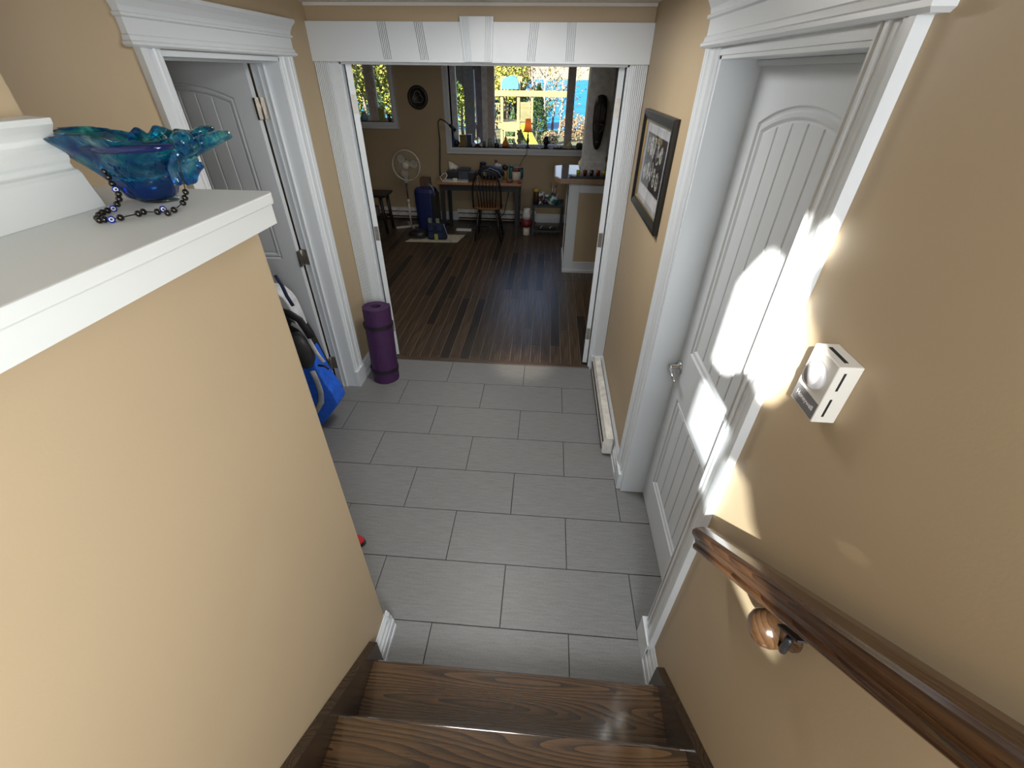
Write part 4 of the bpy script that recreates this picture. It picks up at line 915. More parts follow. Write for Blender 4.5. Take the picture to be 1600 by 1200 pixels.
for p, k in path:
    o = bpy.data.objects.new('bead' if k == 'n' else 'eye_bead', bead_me if k == 'n' else eye_me); COL.objects.link(o); o.parent = bs_; o.location = p-bs_.location
    if k == 'e':
        o['label'] = 'blue glass bead with a white ringed eye'
        d = (CAM-p).normalized(); q = p+d*0.0046
        e1_, e2_ = d.orthogonal().normalized(), d.cross(d.orthogonal().normalized()).normalized(); mb = MB(); n = 14
        vs = [q+(e1_*math.cos(2*PI*i/n)+e2_*math.sin(2*PI*i/n))*0.0033 for i in range(n)]+[q+d*0.0012]; mb.add([v-bs_.location-(p-bs_.location) for v in vs], [(i, (i+1) % n, n) for i in range(n)], True); w_ = mb.build('eye_white', EWh); w_.parent = o
        vs = [q+d*0.0007+(e1_*math.cos(2*PI*i/n)+e2_*math.sin(2*PI*i/n))*0.0017 for i in range(n)]+[q+d*0.002]; mb = MB(); mb.add([v-p for v in vs], [(i, (i+1) % n, n) for i in range(n)], True); w_ = mb.build('pupil', 'black'); w_.parent = o
spath = [G3(160, 255, BY-0.05)]+[p for p, k in path]+[G3(288, 290, BY-0.045), G3(283, 268, BY-0.05), G3(277, 248, BY-0.055)]
mb = MB(); mb.tube(spath, 0.0009, 6); mb.build('cord', 'black', bs_)

# ================================================================ FAR ROOM OBJECTS
# scale note: placed by floor or wall contact
FX = lambda px, py, Y: unproj(px, py, 1, Y)
# round medallion
md = thing('wall_plaque', (-1.79, FY, 1.705), 'round dark openwork plaque between the two far windows', 'plaque')
mb = MB(); mb.lathe([(0.0, -0.006), (0.105, -0.006), (0.108, -0.022), (0.120, -0.028), (0.140, -0.026), (0.150, -0.014), (0.150, 0.0)], (-1.79, FY, 1.705), 36, 'y'); mb.build('disc', P('plaque_dark', (0.03, 0.026, 0.022), 0.45), md)
mb = MB()
for k in range(3):
    a = PI/2+k*2*PI/3; c = Vector((-1.79+0.035*math.cos(a), FY-0.014, 1.705+0.035*math.sin(a)))
    mb.tube([c+Vector((0.045*math.cos(a-1.9+3.8*i/12), 0, 0.045*math.sin(a-1.9+3.8*i/12))) for i in range(13)], 0.006, 6)
mb.build('knot', P('plaque_knot', (0.22, 0.21, 0.18), 0.5), md)
# ---- desk
DY0, DY1 = 3.42, 4.02
dk = thing('desk', (-0.81, 3.7, 0), 'wooden topped desk on dark legs under the wide window', 'desk')
DT = P('desk_top_wood', (0.33, 0.17, 0.075), 0.35, s=(3, 30, 30)); DL = P('desk_legs_dark', (0.022, 0.022, 0.025), 0.45)
MB().box(-1.41, -0.21, DY0, DY1, 0.722, 0.75).build('desktop', DT, dk, bevel=0.004)
mb = MB(); mb.box(-1.36, -0.26, DY0+0.04, DY0+0.06, 0.64, 0.722); mb.box(-1.36, -0.26, DY1-0.06, DY1-0.04, 0.64, 0.722); mb.box(-1.36, -1.34, DY0+0.04, DY1-0.04, 0.64, 0.722); mb.box(-0.28, -0.26, DY0+0.04, DY1-0.04, 0.64, 0.722); mb.build('apron', DL, dk)
for xx in (-1.36, -0.29):
    for yy in (DY0+0.035, DY1-0.075): 
        mb = MB(); mb.prism([(0, 0), (0.045, 0), (0.055, 0.722), (-0.005, 0.722)], 0, 0.045, lambda p, q, t: (xx+p, yy+t, q)); mb.build('leg', DL, dk)
def stuffon(name, px, top, bot, w, Y, lab, cat, col, kind='box', group=None, **k):
    """small object seen at pixel px, between px rows; w in px"""
    pass
DZ = 0.75
def jar(name, x, y, z, r, h, m, lab, cat, lid=None, group=None, prof=None, lidh=0.02):
    t = thing(name, (x, y, z), lab, cat, group); p = prof or [(r*0.8, 0), (r, 0.01), (r, h*0.8), (r*0.85, h)]
    MB().lathe(p, (x, y, z), 18).build('body', m, t)
    if lid: MB().lathe([(r*0.9, h), (r*0.92, h+lidh), (r*0.3, h+lidh+0.004), (0, h+lidh+0.004)], (x, y, z), 18).build('lid', lid, t)
    return t
def boxthing(name, x0, x1, y0, y1, z0, z1, m, lab, cat, extra=None, group=None, lidm=None):
    t = thing(name, ((x0+x1)/2, (y0+y1)/2, z0), lab, cat, group)
    MB().box(x0, x1, y0, y1, z0, z1).build('body', m, t, bevel=min(0.006, (z1-z0)*0.2))
    if lidm: MB().box(x0-0.004, x1+0.004, y0-0.004, y1+0.004, z1-0.012, z1+0.004).build('lid', lidm, t, bevel=0.002)
    return t
BK2 = P('dark_plastic', (0.02, 0.021, 0.024), 0.4); NV = P('navy', (0.02, 0.03, 0.09), 0.5); CR = P('cream', (0.62, 0.58, 0.48), 0.6); TE = P('teal_glass', (0.03, 0.16, 0.17), 0.2); RB = P('reddish_brown', (0.20, 0.06, 0.04), 0.5); WH = P('white_glaze', (0.72, 0.72, 0.70), 0.3); OC = P('ochre', (0.35, 0.24, 0.06), 0.5); GR = P('dark_green', (0.03, 0.08, 0.05), 0.4)
t = boxthing('tissue_box', -1.30, -1.14, 3.66, 3.86, DZ, DZ+0.10, BK2, 'dark tissue box with a white tissue at the left end of the desk', 'tissue box')
mb = MB(); c = Vector((-1.22, 3.76, DZ+0.10)); mb.add([c+Vector(v) for v in [(-0.05, 0, 0), (0.05, 0.01, 0), (0.075, 0.02, 0.05), (-0.01, 0.01, 0.105), (-0.055, -0.01, 0.12), (-0.03, -0.02, 0.05), (0.02, -0.03, 0.03)]], [(0, 6, 5), (6, 1, 2), (6, 2, 5), (5, 2, 3), (5, 3, 4), (0, 5, 4)], True); o = mb.build('tissue', P('tissue_white', (0.75, 0.72, 0.62), 0.9), t); sf = o.modifiers.new('solid', 'SOLIDIFY'); sf.thickness = 0.004
boxthing('storage_box', -1.12, -0.97, 3.60, 3.84, DZ, DZ+0.13, P('slate_blue', (0.05, 0.06, 0.09), 0.5), 'slate blue box beside the tissue box on the desk', 'box', lidm=BK2)
boxthing('tray', -1.33, -0.96, 3.46, 3.62, DZ, DZ+0.012, P('white_tray', (0.6, 0.6, 0.58), 0.4), 'flat pale tray at the left front of the desk', 'tray')
boxthing('tag', -1.165, -1.105, 3.43, 3.45, DZ, DZ+0.055, P('tag_white', (0.7, 0.68, 0.58), 0.6), 'small white card standing at the desk front edge', 'card')
boxthing('black_case', -0.965, -0.875, 3.55, 3.75, DZ, DZ+0.11, BK2, 'small black case left of the chair back on the desk', 'case', lidm=P('case_lid', (0.05, 0.05, 0.055), 0.3))
bp = thing('backpack', (-0.70, 3.72, DZ), 'dark backpack lying on the desk behind the chair back', 'bag')
mb = MB(); mb.ball((-0.66, 3.72, DZ+0.09), 0.20, 0.12, 0.09); mb.build('bag_body', P('bag_dark_navy', (0.018, 0.02, 0.035), 0.6), bp)
mb = MB(); mb.tube([(-0.78, 3.62, DZ+0.10), (-0.66, 3.60, DZ+0.17), (-0.54, 3.61, DZ+0.12), (-0.48, 3.62, DZ+0.03)], 0.014, 8, flat=0.4); mb.build('strap', P('strap_silver', (0.30, 0.32, 0.36), 0.4), bp)
MB().box(-0.75, -0.71, 3.588, 3.60, DZ+0.07, DZ+0.12).build('patch', P('patch_green', (0.25, 0.28, 0.16), 0.6), bp)
jar('canister', -0.80, 3.935, DZ, 0.055, 0.17, BK2, 'round black canister behind the desk chair', 'canister', lid=BK2)
fg = thing('figurine', (-0.60, 3.93, DZ), 'white figurine with a dark head behind the chair back', 'figurine')
mb = MB(); mb.lathe([(0.03, 0), (0.034, 0.05), (0.024, 0.12), (0.03, 0.16), (0.012, 0.185)], (-0.60, 3.93, DZ), 14); mb.ball((-0.56, 3.93, DZ+0.15), 0.035, 0.02, 0.02); mb.build('body', WH, fg); MB().ball((-0.605, 3.93, DZ+0.205), 0.022, 0.022, 0.024).build('head', RB, fg)
jar('vase', -0.46, 3.80, DZ, 0.035, 0.11, OC, 'small ochre vase with a black ball stopper on the desk', 'vase'); tv = bpy.data.objects['vase'] if 'vase' in bpy.data.objects else None
MB().ball((-0.46, 3.80, DZ+0.15), 0.045, 0.045, 0.043).build('stopper', BK2, tv)
jar('bottle', -0.375, 3.84, DZ, 0.035, 0.15, TE, 'teal glass bottle beside the labelled jar on the desk', 'bottle', lid=TE)
t = jar('jar', -0.29, 3.70, DZ, 0.062, 0.12, CR, 'cream labelled jar with a reddish brown lid on the desk', 'jar', lid=RB, lidh=0.05)
jar('pot', -0.375, 3.56, DZ, 0.05, 0.03, RB, 'low reddish brown dish in front of the labelled jar', 'dish')
jar('jar', -0.235, 3.88, DZ, 0.035, 0.12, TE, 'dark teal jar at the right end of the desk', 'jar', lid=BK2)
jar('pot', -0.235, 3.50, DZ, 0.028, 0.03, P('red_cap', (0.35, 0.03, 0.03), 0.4), 'tiny red lidded pot at the right front desk corner', 'pot')
mb = MB(); pts = [(-1.33, 3.47, DZ+0.02), (-1.36, 3.50, DZ+0.05), (-1.32, 3.52, DZ+0.09), (-1.27, 3.50, DZ+0.11), (-1.25, 3.47, DZ+0.08), (-1.28, 3.45, DZ+0.03), (-1.24, 3.44, DZ+0.02)]
tag(mb.tube(pts, 0.006, 6).build('cable', P('cable_white', (0.65, 0.65, 0.63), 0.4)), 'white looped cable on the left end of the desk', 'cable')
# ---- windsor chair (facing desk)
ch = thing('windsor_chair', (-0.66, 3.35, 0), 'dark hoop-backed spindle chair with a wooden seat drawn up to the desk', 'chair')
CX, CYb = -0.665, 3.22
mb = MB(); n = 28; vs = []
for z, s in ((0.435, 0.9), (0.447, 1.0), (0.462, 1.0), (0.468, 0.94)):
    vs.append([(CX+0.205*s*math.copysign(abs(math.cos(2*PI*i/n))**0.75, math.cos(2*PI*i/n)), CYb+0.20+0.20*s*math.copysign(abs(math.sin(2*PI*i/n))**0.75, math.sin(2*PI*i/n)), z) for i in range(n)])
loft(vs, True).build('seat', P('chair_seat_wood', (0.22, 0.11, 0.05), 0.35, s=(4, 30, 30)), ch)
CK = P('chair_dark', (0.016, 0.013, 0.012), 0.35)
hoop = []
for i in range(25):
    a = PI*i/24; rx = 0.185; hoop.append(Vector((CX-(rx+0.02*math.sin(a))*math.cos(a)*1.05, CYb+0.03-0.10*math.sin(a)-0.0, 0.465+ (0.50*math.sin(a)**0.62 if 0 < i < 24 else 0))))
mb = MB(); mb.tube(hoop, 0.0125, 8); mb.build('hoop_back', CK, ch)
for k in range(7):
    u = (k+1)/8; xx = CX+(u-0.5)*0.30; xt = CX+(u-0.5)*0.40
    s_ = math.sqrt(max(0, 1-((xt-CX)/0.205)**2)); zt = 0.465+0.50*s_**0.62; yt = CYb+0.03-0.10*s_
    MB().tube([(xx, CYb+0.04, 0.462), (xt, yt, zt)], [0.007, 0.006], 7).build('spindle', CK, ch)
for sx in (-1, 1):
    for sy in (-1, 1):
        MB().tube([(CX+sx*0.12, CYb+0.20+sy*0.12, 0.44), (CX+sx*0.155, CYb+0.20+sy*0.155, 0.22), (CX+sx*0.19, CYb+0.20+sy*0.19, 0.0)], [0.015, 0.018, 0.011], 8).build('leg', CK, ch)
    MB().tube([(CX+sx*0.165, CYb+0.035, 0.16), (CX+sx*0.165, CYb+0.365, 0.16)], 0.008, 6).build('stretcher', CK, ch)
MB().tube([(CX-0.165, CYb+0.2, 0.16), (CX+0.165, CYb+0.2, 0.16)], 0.008, 6).build('stretcher', CK, ch)
# ---- floor lamp
fx = -1.50; fy = 4.1
lp = thing('floor_lamp', (fx, fy, 0), 'thin black gooseneck floor lamp behind the left end of the desk', 'lamp')
MB().lathe([(0.12, 0), (0.12, 0.015), (0.02, 0.025), (0.0, 0.03)], (fx, fy, 0), 24).build('base', 'black', lp)
MB().tube([(fx, fy, 0.02), (fx+0.01, fy, 0.8), (fx+0.045, fy, 1.18)], 0.010, 8).build('pole', 'black', lp)
top = [FX(689, 232, fy), FX(685, 200, fy), FX(684.5, 190, fy), FX(688, 186, fy), FX(695, 189, fy), FX(704, 197, fy)]
MB().tube([Vector((fx+0.045, fy, 1.18))]+top[1:], 0.008, 8).build('gooseneck', 'black', lp)
MB().tube([FX(702, 195, fy), FX(712, 204, fy)], [0.018, 0.032], 10).build('lamp_head', 'black', lp)
# ---- pedestal fan
fn_ = thing('pedestal_fan', (-1.98, 3.85, 0), 'white pedestal fan standing against the far wall', 'fan')
FW = P('fan_white', (0.62, 0.59, 0.50), 0.45); fc = Vector((-1.905, 3.80, 0.90)); fr_ = 0.20
bx = -1.965; by = 3.85
mb = MB()
for a in (0.5, 0.5+PI/2): mb.box(-0.26, 0.26, -0.018, 0.018, 0.0, 0.02) if False else mb.obox((bx, by, 0.012), Vector((math.cos(a), math.sin(a), 0))*0.24, Vector((-math.sin(a), math.cos(a), 0))*0.018, Vector((0, 0, 0.012)))
mb.build('base', FW, fn_)
MB().tube([(bx, by, 0.02), (bx, by, 0.38)], 0.016, 12).build('lower_pole', FW, fn_); MB().lathe([(0.022, 0.36), (0.024, 0.40), (0.016, 0.42)], (bx, by, 0), 14).build('collar', FW, fn_)
MB().tube([(bx, by, 0.40), (bx, by, 0.68)], 0.010, 10).build('upper_pole', P('chrome_dark', (0.10, 0.10, 0.10), 0.3, 0.6), fn_); MB().lathe([(0.02, 0.64), (0.034, 0.66), (0.034, 0.76), (0.018, 0.80)], (bx, by, 0), 14).build('control_box', FW, fn_)
MB().lathe([(0.001, 0.0), (0.055, 0.01), (0.062, 0.05), (0.045, 0.10), (0.0, 0.11)], (bx+0.02, by+0.0, 0.885), 16, 'y').build('motor', FW, fn_)
mb = MB()
for R, dy in ((0.20, -0.06), (0.20, -0.03)): mb.tube([(fc.x+R*math.cos(2*PI*i/36), fc.y+dy, fc.z+R*math.sin(2*PI*i/36)) for i in range(37)], 0.006, 6)
mb.build('guard_ring', FW, fn_)
mb = MB()
for i in range(40):
    a = 2*PI*i/40; c_, s_ = math.cos(a), math.sin(a)
    mb.tube([(fc.x+0.045*c_, fc.y-0.085, fc.z+0.045*s_), (fc.x+0.13*c_, fc.y-0.085, fc.z+0.13*s_), (fc.x+0.20*c_, fc.y-0.05, fc.z+0.20*s_)], 0.0013, 4)
o = mb.build('guard_wires', FW, fn_); o['kind'] = 'stuff'
MB().lathe([(0.0, -0.095), (0.040, -0.093), (0.048, -0.085), (0.048, -0.078), (0.0, -0.078)], (fc.x, fc.y, fc.z), 24, 'y').build('badge', FW, fn_)
for k in range(3):
    a0 = PI*0.72+k*2*PI/3; pts = []; 
    for i in range(14):
        t = i/13; ang = a0-0.52+1.04*t; rr_ = 0.165*math.sin(PI*min(1, max(0, (t*0.9+0.05))))**0.35
        pts.append((rr_*math.cos(ang), rr_*math.sin(ang)))
    poly = [(0.03*math.cos(a0), 0.03*math.sin(a0))]+pts
    mb = MB(); mb.prism(poly, -0.045, -0.041, lambda p, q, t: (fc.x+p, fc.y+t, fc.z+q)); mb.build('blade', P('fan_blade', (0.45, 0.42, 0.36), 0.4), fn_)
# ---- outlet
ol = thing('wall_outlet', (-1.79, FY, 0.50), 'small white wall outlet between the fan and the desk', 'outlet'); c = FX(657, 296, FY)
MB().box(c.x-0.04, c.x+0.04, FY-0.008, FY, c.z-0.06, c.z+0.06).build('cover_plate', WH, ol, bevel=0.002)
for dz in (-0.022, 0.022): MB().box(c.x-0.016, c.x+0.016, FY-0.0095, FY-0.008, c.z+dz-0.014, c.z+dz+0.014).build('socket', CR, ol)
# ---- side table left
stt = thing('side_table', (-2.35, 3.6, 0), 'dark side table with splayed legs at the left beside the fan', 'table')
SD = P('side_table_black', (0.02, 0.016, 0.014), 0.4)
MB().box(-2.75, -2.18, 3.42, 3.80, 0.52, 0.55).build('tabletop', SD, stt, bevel=0.004)
for xx, s in ((-2.70, -1), (-2.26, 1)):
    for yy in (3.46, 3.76): MB().tube([(xx, yy, 0.52), (xx+s*0.03, yy, 0.0)], [0.028, 0.022], 4).build('leg', SD, stt)
MB().box(-2.70, -2.26, 3.45, 3.77, 0.20, 0.22).build('shelf', SD, stt)
jar('jar', -2.42, 3.6, 0.2205, 0.07, 0.14, P('clay_grey', (0.16, 0.13, 0.11), 0.6), 'round grey pot on the lower shelf of the dark side table', 'pot')
# ---- blue cooler bag etc.
cb = thing('cooler_bag', (-1.60, 3.5, 0), 'tall dark blue soft cooler bag standing left of the desk', 'bag')
CBm = P('royal_blue', (0.008, 0.016, 0.10), 0.5)
mb = MB(); loops = []
for z, sx, sy in ((0.0, 0.13, 0.11), (0.02, 0.14, 0.12), (0.45, 0.155, 0.13), (0.60, 0.16, 0.13), (0.64, 0.14, 0.11)):
    n = 24; loops.append([(-1.60+sx*math.copysign(abs(math.cos(2*PI*i/n))**0.5, math.cos(2*PI*i/n)), 3.56+sy*math.copysign(abs(math.sin(2*PI*i/n))**0.5, math.sin(2*PI*i/n)), z) for i in range(n)])
loft(loops, True).build('bag_body', CBm, cb); MB().box(-1.50, -1.43, 3.42, 3.66, 0.02, 0.58).build('side_panel', BK2, cb, bevel=0.01)
mb = MB(); mb.tube([(-1.56, 3.50, 0.64), (-1.52, 3.47, 0.72), (-1.46, 3.44, 0.66), (-1.44, 3.43, 0.58)], 0.010, 6, flat=0.4); mb.build('handle', P('handle_grey', (0.4, 0.4, 0.38), 0.5), cb)
boxthing('cardboard_box', -1.72, -1.58, 3.72, 3.86, 0.0, 0.74, P('brown_card', (0.12, 0.07, 0.04), 0.8), 'narrow brown box standing behind the blue cooler bag', 'box')
rg = thing('paper_mat', (-1.45, 3.30, 0), 'cream paper mat on the floor under the navy bag', 'mat')
mb = MB(); mb.prism([(-1.86, 3.10), (-1.10, 3.14), (-1.04, 3.50), (-1.72, 3.48)], 0.001, 0.006, XYH); mb.build('sheet', CR, rg)
nb = thing('bag', (-1.42, 3.28, 0), 'small navy quilted bag standing on the cream mat', 'bag')
MB().box(-1.55, -1.27, 3.20, 3.32, 0.008, 0.25).build('bag_body', P('navy_quilt', (0.010, 0.016, 0.05), 0.6), nb, bevel=0.03, seg=3)
for xx in (-1.49, -1.36):
    for z in (0.04, 0.14): MB().box(xx-0.035, xx+0.035, 3.193, 3.203, z, z+0.075).build('pocket', P('quilt_square', (0.015, 0.035, 0.10), 0.6), nb, bevel=0.004)
for xx in (-1.49, -1.38): MB().box(xx-0.025, xx+0.025, 3.20, 3.24, 0.25, 0.31).build('tab', P('tab_green', (0.20, 0.26, 0.20), 0.6), nb)
mb = MB(); mb.tube([(-1.29, 3.19, 0.24), (-1.26, 3.18, 0.14), (-1.22, 3.16, 0.03), (-1.19, 3.15, 0.012)], 0.009, 6, flat=0.4); mb.build('strap', P('strap_pale', (0.45, 0.48, 0.55), 0.5), nb)
MB().box(-1.44, -1.39, 3.185, 3.195, 0.012, 0.10).build('tag', P('tag_lime', (0.40, 0.45, 0.10), 0.6), nb)
bb = thing('bag', (-1.72, 3.32, 0), 'limp black bag slumped on the floor beside the navy bag', 'bag'); mb = MB(); mb.ball((-1.70, 3.30, 0.07), 0.15, 0.13, 0.065); mb.build('bag_body', BK2, bb); MB().tube([(-1.80, 3.26, 0.09), (-1.72, 3.2, 0.15), (-1.62, 3.25, 0.10)], 0.008, 6).build('handle', BK2, bb)
# power strip under desk
psd = thing('power_strip', (-1.0, 3.75, 0), 'pale power strip on the floor under the desk', 'power strip'); MB().box(-1.22, -0.98, 3.70, 3.76, 0.0, 0.03).build('strip_body', WH, psd, bevel=0.005); MB().tube([(-0.98, 3.73, 0.015), (-0.75, 3.8, 0.012), (-0.5, 4.0, 0.2), (-0.40, 4.06, 0.60), (-0.33, 4.12, 0.72)], 0.006, 6).build('cord', BK2, psd)
# ---- basket and rack
bk = thing('vase', (-0.12, 3.62, 0), 'tall pale floor vase with a red band between desk and black rack', 'vase')
MB().lathe([(0.045, 0), (0.05, 0.01), (0.05, 0.12)], (-0.12, 3.62, 0), 18).build('foot', CR, bk); MB().lathe([(0.05, 0.12), (0.085, 0.15), (0.09, 0.20), (0.06, 0.235)], (-0.12, 3.62, 0), 18).build('band', P('deep_red', (0.16, 0.015, 0.02), 0.5), bk); MB().lathe([(0.06, 0.235), (0.065, 0.30), (0.05, 0.36), (0.055, 0.38), (0.045, 0.38), (0.04, 0.3)], (-0.12, 3.62, 0), 18).build('neck', WH, bk)
rk = thing('rack', (0.2, 3.75, 0), 'low black two-tier rack right of the desk', 'rack')
RBm = P('rack_black', (0.02, 0.024, 0.028), 0.35)
for z in (0.06, 0.42): MB().box(-0.05, 0.42, 3.62, 3.88, z-0.015, z+0.012).build('shelf', RBm, rk, bevel=0.003)
for xx in (-0.03, 0.40):
    for yy in (3.64, 3.86): MB().box(xx-0.018, xx+0.018, yy-0.018, yy+0.018, 0, 0.43).build('leg', RBm, rk)
MB().box(-0.05, 0.42, 3.865, 3.88, 0.43, 0.47).build('back_rail', RBm, rk)
def patterned(name, c1, c2, sc=22):
    def f(n, L, b):
        v = texco(n, L, (1, 1, 1)); a = noise(n, L, v, sc, 1, 0.3, 0.8); L.new(ramp(n, L, a, [(0.49, c1), (0.53, c2)]), b.inputs['Base Color'])
    M[name] = mat(name, c1, 0.35, build=f); return name
patterned('mosaic_white', (0.70, 0.70, 0.68), (0.08, 0.05, 0.05)); patterned('leafy_white', (0.68, 0.70, 0.70), (0.03, 0.16, 0.15), 14)
t = jar('vase', 0.085, 3.70, 0.432, 0.04, 0.16, 'mosaic_white', 'white patterned vase at the left front of the black rack', 'vase', prof=[(0.035, 0), (0.04, 0.02), (0.034, 0.06), (0.042, 0.10), (0.045, 0.15), (0.036, 0.17)])
t = jar('planter', 0.255, 3.72, 0.432, 0.075, 0.13, 'leafy_white', 'squat white pot with teal leaves holding brushes on the rack', 'pot', prof=[(0.06, 0), (0.075, 0.03), (0.08, 0.09), (0.066, 0.125), (0.070, 0.135), (0.058, 0.135), (0.055, 0.09)])
for k in range(6): MB().tube([(0.255+0.02*math.cos(k*1.1), 3.72+0.02*math.sin(k*1.1), 0.50), (0.255+0.07*math.cos(k*1.1), 3.72+0.05*math.sin(k*1.1), 0.66+0.03*(k % 3))], [0.004, 0.007], 6).build('brush', (OC, 'mosaic_white', RB)[k % 3], t)
t = jar('jar', 0.01, 3.80, 0.432, 0.05, 0.15, P('brown_glass', (0.05, 0.03, 0.02), 0.2), 'brown jar with a bright yellow lid at the back of the rack', 'jar', lid=P('yellow_lid', (0.55, 0.36, 0.03), 0.4), lidh=0.035)
t = jar('cup', 0.17, 3.83, 0.432, 0.045, 0.11, 'mosaic_white', 'patterned cup between vase and leaf pot on the rack', 'cup')
sn = thing('sandals', (0.2, 3.73, 0.075), 'pair of white and grey sandals on the lower rack shelf', 'shoes')
for k, xx in enumerate((0.12, 0.26)):
    MB().ball((xx, 3.72, 0.082), 0.075, 0.035, 0.012).build('sole', BK2, sn); MB().tube([(xx-0.04, 3.69, 0.085), (xx-0.01, 3.70, 0.115), (xx+0.03, 3.75, 0.09)], 0.008, 6, flat=0.4).build('strap', WH, sn)

# ---- bar counter
br = thing('bar_counter', (0.9, 2.5, 0), 'white panelled bar with a tan edged counter inside the right of the doorway', 'counter')
BX0, BX1, BY0, BY1, BH = 0.415, 2.2, 2.15, 2.78, 1.026
MB().box(BX0+0.01, BX1, BY0+0.012, BY1, 0.0, BH).build('core', 'wall', br)
mb = MB(); mb.box(BX0, BX0+0.105, BY0, BY0+0.0115, 0.0, BH-0.001); mb.box(BX0+0.106, BX1, BY0, BY0+0.0115, BH-0.10, BH-0.001); mb.box(BX0+0.106, BX1, BY0, BY0+0.0115, 0.0, 0.135); mb.box(0.86, 0.96, BY0, BY0+0.0115, 0.1355, BH-0.101); mb.box(BX0-0.012, BX0-0.0005, BY0+0.004, BY0+0.07, 0.101, BH-0.001); mb.box(BX0-0.012, BX0-0.0005, BY1-0.09, BY1, 0.101, BH-0.001)
mb.box(BX0-0.02, BX1, BY0-0.010, BY0-0.0005, 0, 0.035); mb.box(BX0-0.022, BX0-0.0005, BY0-0.0005, BY1, 0, 0.10); mb.build('panel_frame', 'white', br, bevel=0.002)
CTm = P('counter_edge_tan', (0.33, 0.22, 0.13), 0.4)
poly = [(0.30, 2.09), (2.2, 2.09), (2.2, 3.02), (0.37, 3.02), (0.24, 2.94), (0.235, 2.24)]
mb = MB(); mb.prism(poly, BH, BH+0.048, XYH); mb.build('counter_edge', CTm, br, bevel=0.004)
mb = MB(); ins = [(0.315, 2.105), (2.19, 2.105), (2.19, 3.005), (0.375, 3.005), (0.255, 2.93), (0.25, 2.25)]; mb.prism(ins, BH+0.048, BH+0.050, XYH); mb.build('counter_surface', P('gloss_counter', (0.10, 0.10, 0.11), 0.06, s=(8, 8, 8)), br)
# post with mask
po = thing('post', (0.675, 2.62, BH+0.05), 'white square post rising from the bar counter', 'post')
MB().box(0.548, 0.808, 2.50, 2.76, BH+0.0505, 2.449).build('shaft', P('post_paint', (0.62, 0.62, 0.61), 0.5), po, bevel=0.003)
MB().box(0.540, 0.816, 2.492, 2.768, BH+0.0505, 1.19).build('base_collar', P('post_paint', (0.62, 0.62, 0.61), 0.5), po, bevel=0.002)
for k, xx in enumerate((0.524, 0.832)):
    cd = thing('sconce', (xx, 2.55, 1.155), ('cream acorn sconce on the left side of the white bar post', 'cream acorn sconce on the right side of the white bar post')[k], 'sconce', 'acorn sconces on the white post')
    MB().lathe([(0.001, -0.05), (0.008, -0.03), (0.018, 0.0), (0.019, 0.02), (0.010, 0.038), (0.0, 0.042)], (xx, 2.545, 1.155), 14).build('shade', P('acorn_cream', (0.85, 0.80, 0.62), 0.3), cd)
    MB().tube([(xx, 2.545, 1.12), (0.548 if k == 0 else 0.808, 2.56, 1.11)], 0.005, 6).build('arm', 'brass', cd)
mk = thing('mask', (0.675, 2.49, 1.55), 'long narrow dark carved mask hanging on the white post', 'mask')
mo = [(0.0, 0.0), (0.022, 0.01), (0.040, 0.05), (0.056, 0.14), (0.068, 0.24), (0.070, 0.34), (0.068, 0.42), (0.060, 0.475), (0.040, 0.51), (0.0, 0.522)]
op = [(x, z) for x, z in mo]+[(-x, z) for x, z in mo[-2:0:-1]]
MZ = 1.315
loops = [[(0.688+x*s, 2.50-d, MZ+0.26+(z-0.26)*s) for x, z in op] for s, d in ((1, 0.0), (1, 0.012), (0.86, 0.026), (0.6, 0.034), (0.2, 0.038))]
loft(loops, True).build('mask_body', P('mask_ebony', (0.015, 0.012, 0.011), 0.4), mk)
MG = P('mask_grey', (0.16, 0.15, 0.14), 0.5)
for sx in (-1, 1):
    mb = MB(); mb.tube([(0.688+sx*0.006, 2.462, MZ+0.17), (0.688+sx*0.045, 2.468, MZ+0.20), (0.688+sx*0.048, 2.468, MZ+0.245), (0.688+sx*0.01, 2.460, MZ+0.25)], 0.004, 5); mb.build('eye', MG, mk)
    for k in range(3): mb = MB(); mb.tube([(0.688+sx*(0.012+0.016*k), 2.463, MZ+0.28), (0.688+sx*(0.014+0.016*k), 2.462, MZ+0.44-0.02*k)], 0.0035, 5); mb.build('carved_line', MG, mk)
mb = MB(); mb.tube([(0.672, 2.468, MZ+0.085), (0.688, 2.466, MZ+0.078), (0.704, 2.468, MZ+0.085)], 0.005, 5)
mb.build('mouth', MG, mk)
# tray and glasses
tr = thing('tray', (0.62, 2.22, BH+0.05), 'long black tray of small coloured glasses on the bar counter', 'tray')
MB().box(0.41, 0.86, 2.17, 2.29, BH+0.0505, BH+0.066).build('tray_body', BK2, tr, bevel=0.003); MB().box(0.39, 0.43, 2.19, 2.27, BH+0.058, BH+0.07).build('handle', BK2, tr)
for k, (xx, c, lab) in enumerate([(0.495, (0.45, 0.50, 0.03), 'yellow-green shot glass at the left end of the tray'), (0.570, (0.12, 0.01, 0.015), 'dark red shot glass second from the left on the tray'), (0.642, (0.05, 0.02, 0.015), 'dark brown shot glass in the middle of the tray'), (0.714, (0.35, 0.02, 0.015), 'bright red shot glass fourth from the left on the tray'), (0.782, (0.50, 0.48, 0.03), 'yellow-green shot glass at the right end of the tray')]):
    t = thing('shot_glass', (xx, 2.23, BH+0.066), lab, 'glass', 'coloured glasses on the tray')
    MB().lathe([(0.018, 0), (0.024, 0.052), (0.022, 0.052), (0.017, 0.008), (0.0, 0.008)], (xx, 2.23, BH+0.067), 16).build('cup', mat('tinted_glass_%d' % k, c, 0.1, build=noisy(tuple(q*0.8 for q in c), tuple(q*1.2 for q in c), (30, 30, 30)), Transmission_Weight=0.4), t)
